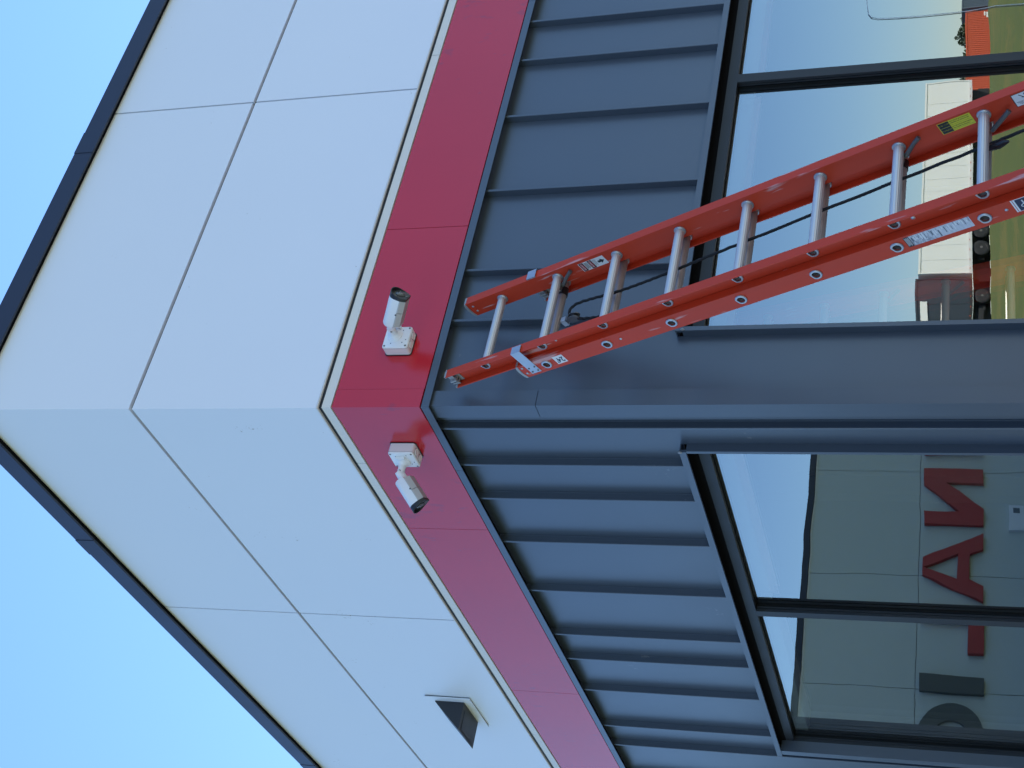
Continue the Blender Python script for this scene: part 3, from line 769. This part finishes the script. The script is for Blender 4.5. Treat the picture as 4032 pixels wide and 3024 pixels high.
# end caps: curved plate over the end, fins in the open side of the channel, rivets through the web
def end_cap(rail_o, xo, xi, n0, n1, a0, fsgn, flen):
    m = LB()
    nm, hw = (n0 + n1) / 2, (n1 - n0) / 2 + 0.006
    x_a, x_b = min(xo, xi) - 0.0015, max(xo, xi) + 0.0015
    N_ = 12
    arcp = [(nm + hw * math.cos(math.pi * i / N_), a0 - 0.002 - 0.012 * math.sin(math.pi * i / N_)) for i in range(N_ + 1)]
    back = [(nm - hw + 0.003 + (2 * hw - 0.006) * i / N_, a0 + 0.004 - 0.006 * math.sin(math.pi * i / N_)) for i in range(N_ + 1)]
    m.prism([Lp(x_a, nn, aa) for nn, aa in arcp + back], (x_b - x_a, 0, 0))
    f0, f1 = (x_b, x_b + flen) if fsgn > 0 else (x_a - flen, x_a)
    m.lb(f0, f1, n0 - 0.006, n0 + 0.003, a0 - 0.006, a0 + 0.004)
    m.lb(f0, f1, n1 - 0.003, n1 + 0.006, a0 - 0.006, a0 + 0.004)
    m.lb(f0, f1, nm - 0.004, nm + 0.004, a0 - 0.004, a0 + 0.028)
    m.lb(f0 + flen * 0.35, f0 + flen * 0.5, n0 + 0.0035, n1 - 0.0035, a0 - 0.003, a0 + 0.022)
    m.lb(f0 + 0.002, f1 - 0.002, nm + 0.0125, nm + 0.017, a0 - 0.003, a0 + 0.028)
    wx0 = (x_a - 0.002, x_a + 0.0012) if fsgn < 0 else (x_b - 0.0012, x_b + 0.002)
    m.lb(wx0[0], wx0[1], n0 + 0.004, n1 - 0.004, a0 + 0.001, a0 + 0.040)
    m.build('end_cap', M['capgrey'], rail_o)
end_cap(rl, 0.0, 0.005, FN0, FN1, FA0, -1, 0.030)
end_cap(rr, XR, XR + 0.005, FN0, FN1, FA0, 1, 0.030)
end_cap(bl, -0.0362, -0.0312, BN0, BN1, BA0, 1, 0.026)
end_cap(br, XR + 0.0362, XR + 0.0412, BN0, BN1, BA0, -1, 0.026)
def rivet(parent, x, n, al, sgn, r=0.0055, mat='galv'):
    m = MB(); m.loft([[Lp(x + sgn * h, n + k * r * math.cos(q), al + k * r * math.sin(q)) for q in [2 * math.pi * i / 12 for i in range(12)]] for h, k in ((0, 1), (0.0015, 1), (0.003, 0.6), (0.0034, 0.2))])
    m.build('rivet', M[mat], parent, smooth=True)
for nn in (0.050, 0.085): rivet(bl, -0.0362, nn, 0.166, -1)
for nn in (-0.015, 0.016): rivet(rr, XR, nn, FA0 + 0.026, -1)
rivet(bl, -0.0362, 0.067, 0.654, -1); rivet(bl, -0.0362, 0.067, 2.182, -1); rivet(bl, -0.0362, 0.067, 3.1, -1)
rivet(rl, 0.0, -0.002, 0.378, -1); rivet(rl, 0.0, 0.002, 1.896, -1, 0.0075); rivet(rl, 0.0, -0.008, 1.581, -1, 0.003, 'blackplastic')

# guide brackets: strap on the base rail that hooks over the front of the fly
a_, b_ = 0.186, 0.233
m = LB(); m.lb(-0.0388, -0.0364, -0.0435, 0.095, a_, b_); m.lb(-0.0388, -0.004, -0.0460, -0.0436, a_, b_); m.lb(-0.0063, -0.004, -0.0435, -0.038, a_, b_)
gbk = m.build('guide_bracket', M['galv'], lad)
for nn, al in ((0.060, 0.195), (0.060, 0.224), (0.084, 0.195), (0.084, 0.224)): rivet(gbk, -0.0388, nn, al, -1, 0.004, 'lock')
a_, b_ = 0.170, 0.216
m = LB(); m.lb(XR + 0.0415, XR + 0.0439, -0.0435, 0.095, a_, b_); m.lb(XR + 0.002, XR + 0.0439, -0.0460, -0.0436, a_, b_); m.lb(XR + 0.002, XR + 0.0043, -0.0435, -0.030, a_, b_)
gbk = m.build('guide_bracket', M['galv'], lad)
for nn, al in ((0.060, 0.180), (0.084, 0.205)): rivet(gbk, XR + 0.0439, nn, al, 1, 0.004, 'lock')

# rung locks: black sleeve on the base rung, hooked arm reaching to the fly rail
def rung_lock(fi, bi, x, sgn, long=True):
    af, ab = flyh[fi], bsh[bi]
    m = MB()
    m.loft([rung_ring(x - 0.018, HB, ab, 0.0215, False), rung_ring(x + 0.018, HB, ab, 0.0215, False)])
    sl = m.build('lock_sleeve', M['blackplastic'], lad, smooth=True)
    m = MB()
    p = [Lp(x - 0.012 * sgn, 0.026, af - 0.008), Lp(x - 0.010 * sgn, 0.020, af + 0.020), Lp(x + 0.004 * sgn, -0.002, af + 0.055), Lp(x + 0.010 * sgn, -0.016, af + 0.082)]
    m.tube(p, [0.009, 0.0085, 0.0075, 0.0085], 8)
    m.build('lock_arm', M['lock'], lad, smooth=True)
    m = MB(); m.tube([Lp(x - 0.030 * sgn, 0.026, af - 0.002), Lp(x + 0.008 * sgn, 0.026, af - 0.002)], 0.010, 12); m.build('lock_pivot', M['lock'], lad)
    rivet(sl, x - 0.030 * sgn, 0.026, af - 0.002, -sgn, 0.005)
rung_lock(1, 0, XR - 0.022, 1)
rung_lock(6, 5, XR - 0.020, 1)
for fi, bi in ((1, 0), (6, 5)):
    m = MB(); m.tube([Lp(0.020, 0.010, flyh[fi] + 0.030), Lp(0.014, -0.006, flyh[fi] + 0.026), Lp(0.012, -0.010, flyh[fi] + 0.012), Lp(0.016, 0.004, flyh[fi] + 0.006)], 0.0035, 8)
    m.build('lock_spring', M['lock'], lad, smooth=True)
m = MB(); m.tube([Lp(0.325, 0.056, 2.136), Lp(0.327, 0.042, 2.160), Lp(0.334, 0.020, 2.20), Lp(0.338, 0.012, 2.215)], [0.0085, 0.0085, 0.008, 0.009], 8); m.build('lock_arm', M['lock'], lad, smooth=True)
m = LB(); m.lb(0.325, 0.347, 0.030, 0.050, 2.11, 2.128); m.build('lock_arm', M['lock'], lad)

# pulley and rope
m = MB()
pc = Vector(Lp(0.135, 0.040, 0.405))
for dxx in (-0.011, 0.007):
    m.prism([(pc.x + dxx, pc.y + 0.019 * math.cos(t), pc.z + 0.028 * math.sin(t)) for t in [2 * math.pi * i / 16 for i in range(16)]], (0.004, 0, 0))
m.box(pc.x - 0.011, pc.x + 0.011, pc.y - 0.010, pc.y + 0.010, pc.z + 0.025, pc.z + 0.036)
pu = m.build('pulley', M['lock'], lad)
m = MB(); m.loft([[(pc.x + xx, pc.y + rr_ * math.cos(t), pc.z + rr_ * math.sin(t)) for t in [2 * math.pi * i / 20 for i in range(20)]] for xx, rr_ in ((-0.006, 0.021), (-0.002, 0.015), (0.002, 0.015), (0.006, 0.021))]); m.build('wheel', M['blackplastic'], pu, smooth=True)
m = LB(); m.lb(0.124, 0.146, 0.030, 0.062, 0.345, 0.368); m.build('pulley_clamp', M['galv'], pu)
def smooth_path(pts, n=5):
    P_ = [Vector(p) for p in pts]; out = []
    for i in range(len(P_) - 1):
        p0, p1, p2, p3 = P_[max(i - 1, 0)], P_[i], P_[i + 1], P_[min(i + 2, len(P_) - 1)]
        for k in range(n):
            t = k / n
            out.append(0.5 * ((2 * p1) + (p2 - p0) * t + (2 * p0 - 5 * p1 + 4 * p2 - p3) * t * t + (3 * p1 - p0 - 3 * p2 + p3) * t ** 3))
    out.append(P_[-1]); return out
def rope(pts):
    path = smooth_path(pts, 10)
    m = MB(); N_ = 8; rings = []; d_ = 0.0; prev = path[0]
    for i, p in enumerate(path):
        t = (path[min(i + 1, len(path) - 1)] - path[max(i - 1, 0)]).normalized()
        a = t.cross(Vector((0, 1, 0.01))).normalized(); b = t.cross(a)
        d_ += (p - prev).length; prev = p
        rings.append([p + (a * math.cos(q) + b * math.sin(q)) * (0.0056 + 0.0011 * math.cos(3 * (q - d_ * 60))) for q in [2 * math.pi * k / N_ for k in range(N_)]])
    return m.loft(rings)
rp = [(0.138, 0.395), (0.160, 0.378), (0.188, 0.385), (0.200, 0.420), (0.196, 0.50), (0.186, 0.60), (0.184, 0.72), (0.188, 0.86), (0.196, 1.0), (0.206, 1.21), (0.220, 1.523), (0.232, 1.83), (0.242, 2.10), (0.249, 2.25), (0.255, 2.6), (0.25, 3.0), (0.20, 3.4)]
rope([Lp(x, 0.036, al) for x, al in rp]).build('rope', M['rope'], lad, smooth=True)
rope([Lp(x, nn, al) for x, nn, al in ((0.128, 0.046, 0.422), (0.118, 0.050, 0.46), (0.101, 0.050, 0.53), (0.082, 0.045, 0.64), (0.060, 0.03, 0.80), (0.03, 0.02, 1.0))]).build('rope', M['rope'], lad, smooth=True)
m = MB(); kn = [Lp(0.232, 0.038, 2.128), Lp(0.226, 0.036, 2.150), Lp(0.222, 0.034, 2.172), Lp(0.224, 0.032, 2.19), Lp(0.221, 0.032, 2.205)]
m.tube(kn, [0.010, 0.012, 0.0125, 0.0105, 0.004], 8); m.build('rope_tail', M['blackplastic'], lad, smooth=True)

# stickers (flat prints, 0.4 mm thick)
XI = XR - 0.0004                   # inner face of the right fly rail, looked at along +x
XO = -0.0362                       # outer face of the left base rail
def on_inner(al, nn, lift): return Matrix.Translation(Lp(XI - lift, nn, al))
def slab(x, n0, n1, a0, a1, mat, name, parent, t=0.0004, dirn=-1):
    m = LB(); m.lb(min(x, x + dirn * t), max(x, x + dirn * t), n0, n1, a0, a1); return m.build(name, M[mat], parent)
# helper: a text frame whose reading direction and up direction are given in ladder space (x, n, along)
def frame(pos, right, up):
    r_, u_ = Vector((right[0], right[1], -right[2])), Vector((up[0], up[1], -up[2]))
    m_ = Matrix((r_, u_, r_.cross(u_))).transposed().to_4x4(); m_.translation = Lp(*pos); return m_
# danger sticker: reads across the rail
st = slab(XI, -0.0245, 0.0245, 0.427, 0.552, 'sticker', 'danger_label', lad)
for a0 in (0.430, 0.472):
    slab(XI - 0.0004, -0.0235, 0.0235, a0, a0 + 0.020, 'ink', 'black_bar', st)
    m = MB(); m.prism([Lp(XI - 0.0008, 0.021 * math.cos(t), a0 + 0.010 + 0.008 * math.sin(t)) for t in [2 * math.pi * i / 24 for i in range(24)]], (-0.0003, 0, 0)); m.build('red_oval', M['redink'], st)
    text_mesh('DANGER', 0.0115, M['sticker'], 'lettering', st, frame((XI - 0.0012, 0.0, a0 + 0.010), (0, 1, 0), (0, 0, -1)), squash=0.85)
for i in range(4): slab(XI - 0.0004, -0.020, 0.020 - 0.006 * (i % 2), 0.4535 + i * 0.0042, 0.4553 + i * 0.0042, 'ink', 'text_line', st)
for i in range(4): slab(XI - 0.0004, -0.020, 0.018 - 0.008 * (i % 2), 0.4955 + i * 0.0040, 0.4966 + i * 0.0040, 'boxgrey', 'text_line', st)
m = MB(); m.prism([Lp(XI - 0.0004, nn, al) for nn, al in ((-0.006, 0.514), (0.006, 0.514), (0.006, 0.528), (0.013, 0.528), (0.0, 0.545), (-0.013, 0.528), (-0.006, 0.528))], (-0.0003, 0, 0)); m.build('arrow', M['ink'], st)
# caution sticker: reads down the rail
st = slab(XI, -0.031, 0.021, 1.982, 2.097, 'yellow', 'caution_label', lad)
slab(XI - 0.0004, -0.0295, 0.0195, 1.984, 2.021, 'ink', 'black_block', st)
rd_, ud_ = (0, 0, 1), (0, -1, 0)
text_mesh('CAUTION', 0.0088, M['yellow'], 'lettering', st, frame((XI - 0.0008, -0.0185, 2.0025), rd_, ud_), squash=0.88, bold=0.0002)
text_mesh('PRECAUCIÓN', 0.0080, M['yellow'], 'lettering', st, frame((XI - 0.0008, 0.0075, 2.0025), rd_, ud_), squash=0.70, bold=0.0002)
slab(XI - 0.0004, -0.0062, -0.0056, 1.986, 2.019, 'yellow', 'rule', st, 0.0008)
for tx, nn, sz in (('THIS LADDER SECTION IS NOT', -0.0245, 0.0062), ('DESIGNED FOR SEPARATE USE', -0.0165, 0.0062), ('ESTA SECCIÓN NO ESTÁ DISEÑADA', 0.0005, 0.0056), ('PARA USARSE POR SEPARADO', 0.0085, 0.0056)):
    text_mesh(tx, sz, M['ink'], 'lettering', st, frame((XI - 0.0006, nn, 2.0235), rd_, ud_), align='LEFT', squash=0.78, bold=0.00015)
slab(XI - 0.0004, -0.0085, -0.0080, 2.022, 2.095, 'ink', 'rule', st)
slab(XI - 0.0004, 0.0145, 0.0149, 2.022, 2.095, 'ink', 'rule', st)
# picture label lower on the same rail
st = slab(XI, -0.033, 0.022, 2.238, 2.36, 'ink', 'picture_label', lad)
slab(XI - 0.0004, -0.0315, 0.0205, 2.2405, 2.3575, 'sticker', 'white_field', st)
for i in range(5): slab(XI - 0.0008, 0.002 + 0.004 * (i % 4), 0.0035 + 0.004 * (i % 4), 2.244 + 0.004 * i, 2.262 + 0.003 * i, 'boxgrey', 'text_line', st)
m = MB(); m.tube([Lp(XI - 0.0009, -0.026, 2.262), Lp(XI - 0.0009, -0.014, 2.272), Lp(XI - 0.0009, -0.006, 2.276), Lp(XI - 0.0009, 0.004, 2.285)], 0.0012, 6); m.tube([Lp(XI - 0.0009, -0.012, 2.268), Lp(XI - 0.0009, -0.010, 2.285), Lp(XI - 0.0009, 0.0, 2.292)], 0.0012, 6)
m.build('drawing', M['ink'], st)
slab(XI - 0.0008, -0.027, -0.015, 2.278, 2.296, 'boxgrey', 'drawing', st)
# length label on the base rail: 24'
st = slab(XO, 0.0445, 0.0915, 0.3255, 0.3745, 'sticker', 'length_label', lad, 0.0005)
text_mesh("24'", 0.040, M['navyink'], 'lettering', st, frame((XO - 0.0009, 0.0685, 0.3500), (0, 0, -1), (0, 1, 0)) @ Matrix.Identity(4), squash=0.82, bold=0.0009)
# weathered instruction label and emblem label
st = slab(XO, 0.041, 0.0895, 1.839, 2.067, 'worn', 'instruction_label', lad)
slab(XO - 0.0004, 0.0412, 0.0893, 1.8392, 1.858, 'ink', 'black_bar', st)
for i in range(5): slab(XO - 0.0008, 0.044 + 0.002 * (i % 2), 0.086 - 0.003 * (i % 3), 1.8420 + 0.003 * i, 1.8432 + 0.003 * i, 'sticker', 'text_line', st)
random.seed(11)
for i in range(26):
    a0 = 1.863 + i * 0.0076
    n0 = 0.043 + random.uniform(0, 0.012)
    slab(XO - 0.0004, n0, n0 + random.uniform(0.008, 0.032), a0, a0 + random.uniform(0.0015, 0.0045), 'sticker' if i % 3 else 'boxgrey', 'text_line', st)
st = slab(XO, 0.0365, 0.0930, 2.206, 2.36, 'sticker', 'emblem_label', lad)
slab(XO - 0.0004, 0.0385, 0.0910, 2.2185, 2.352, 'navyink', 'navy_field', st)
slab(XO - 0.0004, 0.0375, 0.0920, 2.2110, 2.2128, 'redink', 'stripe', st)
m = MB(); m.tube([Lp(XO - 0.001, nn, al) for nn, al in ((0.046, 2.240), (0.060, 2.241), (0.078, 2.242))], 0.0022, 6)
m.tube([Lp(XO - 0.001, 0.0700 + 0.008 * math.cos(t), 2.248 + 0.018 * math.sin(t)) for t in [2 * math.pi * i / 20 for i in range(21)]], 0.0015, 6)
m.tube([Lp(XO - 0.001, nn, al) for nn, al in ((0.050, 2.27), (0.062, 2.262), (0.076, 2.275), (0.066, 2.29))], 0.002, 6)
m.build('emblem', M['sticker'], st)
# feet
for x0 in (-0.040, XR - 0.002):
    m = LB(); m.lb(x0, x0 + 0.048, BN0 - 0.012, BN1 + 0.012, 3.70, LEN + 0.0); m.build('foot', M['blackplastic'], lad)

# a second ladder of the same make stands in the room, seen through the glass
def copy_tree(o, parent, depth=0):
    c_ = o.copy(); COL.objects.link(c_)
    c_.parent = parent
    if parent is not None: c_.matrix_parent_inverse = o.matrix_parent_inverse.copy()
    for ch_ in o.children:
        if 'rope' in ch_.name or 'label' in ch_.name: continue
        copy_tree(ch_, c_)
    return c_
inner = copy_tree(lad, None)
d2 = Vector((0, -math.sin(R(15)), -math.cos(R(15)))); n2 = Vector((0, math.cos(R(15)), -math.sin(R(15))))
m2 = Matrix((Vector((1, 0, 0)), n2, -d2)).transposed().to_4x4(); m2.translation = Vector((4.248, 6.06, 2.30)) + d2 * LEN
inner.matrix_world = m2
inner['label'] = 'faint orange ladder standing indoors, seen through the right window beside its left jamb'

# ------------------------------------------------------------------ across the yard: what the right hand window mirrors
def wheel(parent, x, y, z, r, w=0.28):
    m = MB(); m.loft([[(x + rr_ * math.cos(t), yy, z + rr_ * math.sin(t)) for t in [2 * math.pi * i / 24 for i in range(24)]] for yy, rr_ in ((y - w, r * 0.9), (y - w + 0.03, r), (y - 0.03, r), (y, r * 0.9), (y, r * 0.62))])
    ty = m.build('wheel', M['tyre'], parent, smooth=True)
    m = MB(); m.loft([[(x + rr_ * math.cos(t), yy, z + rr_ * math.sin(t)) for t in [2 * math.pi * i / 24 for i in range(24)]] for yy, rr_ in ((y - 0.02, r * 0.66), (y + 0.002, r * 0.64), (y - 0.05, r * 0.5), (y - 0.05, r * 0.2), (y + 0.01, r * 0.16))])
    m.build('rim', M['rim'], ty, smooth=True)
GZ = ground_z(0, -62)
def trailer(x0, x1, y, zt, zb, mat, label, axles, extra=None, legs=None):
    t = thing('semi_trailer', label, 'trailer', ((x0 + x1) / 2, y - 1.3, GZ))
    ox, oy = (x0 + x1) / 2, y - 1.3
    def tb(mb, name, mt_): return mb.build(name, M[mt_], t)
    m = MB(); m.box(x0 - ox, x1 - ox, -1.28, 1.28, zb - GZ, zt - GZ); body = tb(m, 'box_body', mat)
    m = MB()
    n = int((x1 - x0) / 1.15)
    for i in range(1, n): m.box(x0 - ox + i * 1.15 - 0.012, x0 - ox + i * 1.15 + 0.012, 1.2805, 1.292, zb - GZ + 0.15, zt - GZ - 0.12)
    m.build('side_posts', M[mat], body)
    m = MB(); m.box(x0 - ox, x1 - ox, 1.2805, 1.31, zt - GZ - 0.11, zt - GZ + 0.01); m.box(x0 - ox, x0 - ox + 0.1, 1.2805, 1.31, zb - GZ + 0.1, zt - GZ - 0.12); m.box(x1 - ox - 0.1, x1 - ox, 1.2805, 1.31, zb - GZ + 0.1, zt - GZ - 0.12)
    m.build('top_rail', M[mat], body)
    m = MB(); m.box(x0 - ox, x1 - ox, 1.2805, 1.315, zb - GZ - 0.08, zb - GZ + 0.10); m.build('bottom_rail', M['trim'] if mat == 'cream' else M['chassis'], body)
    m = MB()
    for i in range(int((x1 - x0) / 0.75)): m.box(x0 - ox + 0.3 + i * 0.75, x0 - ox + 0.42 + i * 0.75, 1.3155, 1.325, zb - GZ + 0.02, zb - GZ + 0.06)
    m.build('side_marker', M['boxred'], body)
    m = MB(); m.box(x0 - ox + 0.2, x1 - ox - 0.2, -0.55, 0.55, zb - GZ - 0.42, zb - GZ - 0.09)
    m.box(axles[0] - ox - 0.7, axles[-1] - ox + 0.7, -1.15, 0.95, 0.35, zb - GZ - 0.43)
    m.box(x0 - ox + 0.05, x1 - ox - 0.05, -0.3, 0.55, 0.06, zb - GZ - 0.43)
    tb(m, 'chassis', 'chassis')
    for ax in axles:
        wheel(t, ax - ox, 1.22, 0.52, 0.52); wheel(t, ax - ox, -0.95, 0.52, 0.52)
    if legs:
        m = MB()
        for yy in (-0.8, 0.7): m.box(legs - ox - 0.07, legs - ox + 0.07, yy, yy + 0.14, 0.02, zb - GZ - 0.09)
        m.box(legs - ox - 1.4, legs - ox + 1.5, 0.6, 1.1, 0.45, zb - GZ - 0.43)
        tb(m, 'landing_gear', 'chassis')
    return t, ox, oy
t, ox, oy = trailer(58.45, 75.4, -60.0, 4.58, 1.58, 'cream', 'long cream white box trailer parked on the grass rise, seen in the right window', (60.55, 61.85), legs=72.0)
t, ox, oy = trailer(46.0, 58.20, -60.15, 4.72, 1.60, 'slate', 'dark slate box trailer parked behind the cream one, mirrored in the right window', (48.0, 49.25, 57.0), legs=54.6)
MB().box(54.85 - ox, 56.5 - ox, 1.315, 1.335, 4.05 - GZ, 4.45 - GZ).build('white_patch', M['cream'], t)
def container(x0, x1, y, z0, z1, mat, label, marks=False):
    t = thing('shipping_container', label, 'container', ((x0 + x1) / 2, y, z0))
    hx = (x1 - x0) / 2
    m = MB()
    n = int((x1 - x0) / 0.28)
    prof = []
    for i in range(n):
        a = -hx + 0.12 + (2 * hx - 0.24) * i / n; w_ = (2 * hx - 0.24) / n
        prof += [(a, -0.02), (a + w_ * 0.35, -0.02), (a + w_ * 0.5, -0.055), (a + w_ * 0.85, -0.055)]
    pts = [(p[0], p[1]) for p in prof] + [(hx - 0.12, -0.02), (hx - 0.12, -2.4), (-hx + 0.12, -2.4)]
    m.prism([(a, b, 0.15) for a, b in pts], (0, 0, z1 - z0 - 0.3))
    body = m.build('corrugated_side', M[mat], t)
    m = MB().box(-hx, hx, -2.43, 0, 0, 0.149).box(-hx, hx, -2.43, 0, z1 - z0 - 0.149, z1 - z0); m.build('frame_rail', M[mat], t)
    m = MB().box(-hx, -hx + 0.119, -0.15, 0, 0.15, z1 - z0 - 0.15).box(hx - 0.119, hx, -0.15, 0, 0.15, z1 - z0 - 0.15); m.build('corner_post', M[mat], t)
    if marks:
        m = MB().box(hx - 1.4, hx - 0.5, 0.001, 0.012, 0.25, 0.45).box(hx - 1.1, hx - 0.4, 0.001, 0.012, 0.55, 0.7); m.build('white_marks', M['cream'], t)
    return t
GZ2 = ground_z(0, -100)
container(117.5, 129.8, -100.0, GZ2, 3.0, 'boxred', 'orange red corrugated container on the grass, seen in the right window', True)
container(131.0, 143.0, -100.5, GZ2, 3.45, 'boxgrey', 'blue grey corrugated container beside the orange one, seen in the right window')
# low trees behind the containers
def leaf_tree(x, y, h, w, label, seed):
    rnd = random.Random(seed)
    gz = ground_z(x, y)
    t = thing('tree', label, 'tree', (x, y, gz), group='low trees behind the containers')
    m = MB(); m.tube([(0, 0, 0), (0.05, 0.02, h * 0.3), (0.0, 0.08, h * 0.6), (0.05, 0, h * 0.85)], [0.16, 0.12, 0.08, 0.03], 7)
    for k in range(4):
        q = k * 1.6 + rnd.random(); m.tube([(0, 0, h * (0.3 + 0.1 * k)), (w * 0.3 * math.cos(q), w * 0.3 * math.sin(q), h * (0.5 + 0.1 * k))], [0.06, 0.02], 5)
    m.build('trunk', M['bark'], t)
    m = MB()
    for k in range(600):
        u = rnd.uniform(-1, 1); q = rnd.uniform(0, 6.283); rad = rnd.random() ** 0.4
        cx = w * 0.5 * rad * math.sqrt(1 - u * u) * math.cos(q) * rnd.uniform(0.7, 1.15); cy = w * 0.5 * rad * math.sqrt(1 - u * u) * math.sin(q); cz = h * 0.62 + h * 0.38 * rad * u
        s_ = rnd.uniform(0.18, 0.36)
        d1 = Vector((rnd.uniform(-1, 1), rnd.uniform(-1, 1), rnd.uniform(-1, 1))).normalized() * s_; d2 = d1.cross(Vector((rnd.uniform(-1, 1), rnd.uniform(-1, 1), rnd.uniform(-1, 1)))).normalized() * s_
        cc = Vector((cx, cy, cz)); m.poly([cc - d1, cc - d2 * 0.6, cc + d1, cc + d2 * 0.6])
    m.build('crown', M['leaf'], t)
for i, (x, y, h, w, lb_) in enumerate(((152, -131, 4.0, 3.4, 'low bushy tree behind the orange container, nearest the cream trailer'), (155.5, -134, 4.5, 2.8, 'slim tree second from the cream trailer, behind the orange container'), (159, -133, 4.1, 3.6, 'wide low tree behind the middle of the orange container'), (162.5, -132, 4.8, 3.2, 'tallest of the trees behind the orange container'), (166, -132, 4.1, 3.8, 'bushy tree behind the gap between the two containers'), (176, -133, 6.2, 4.2, 'round tree behind the blue grey container'))):
    leaf_tree(x, y, h, w, lb_, 40 + i)

# ------------------------------------------------------------------ lift everything so that the paving lies at z = 0
for o in list(COL.objects):
    if o.parent is None and o.type in {'MESH', 'EMPTY'}:
        o.location.z += EYE
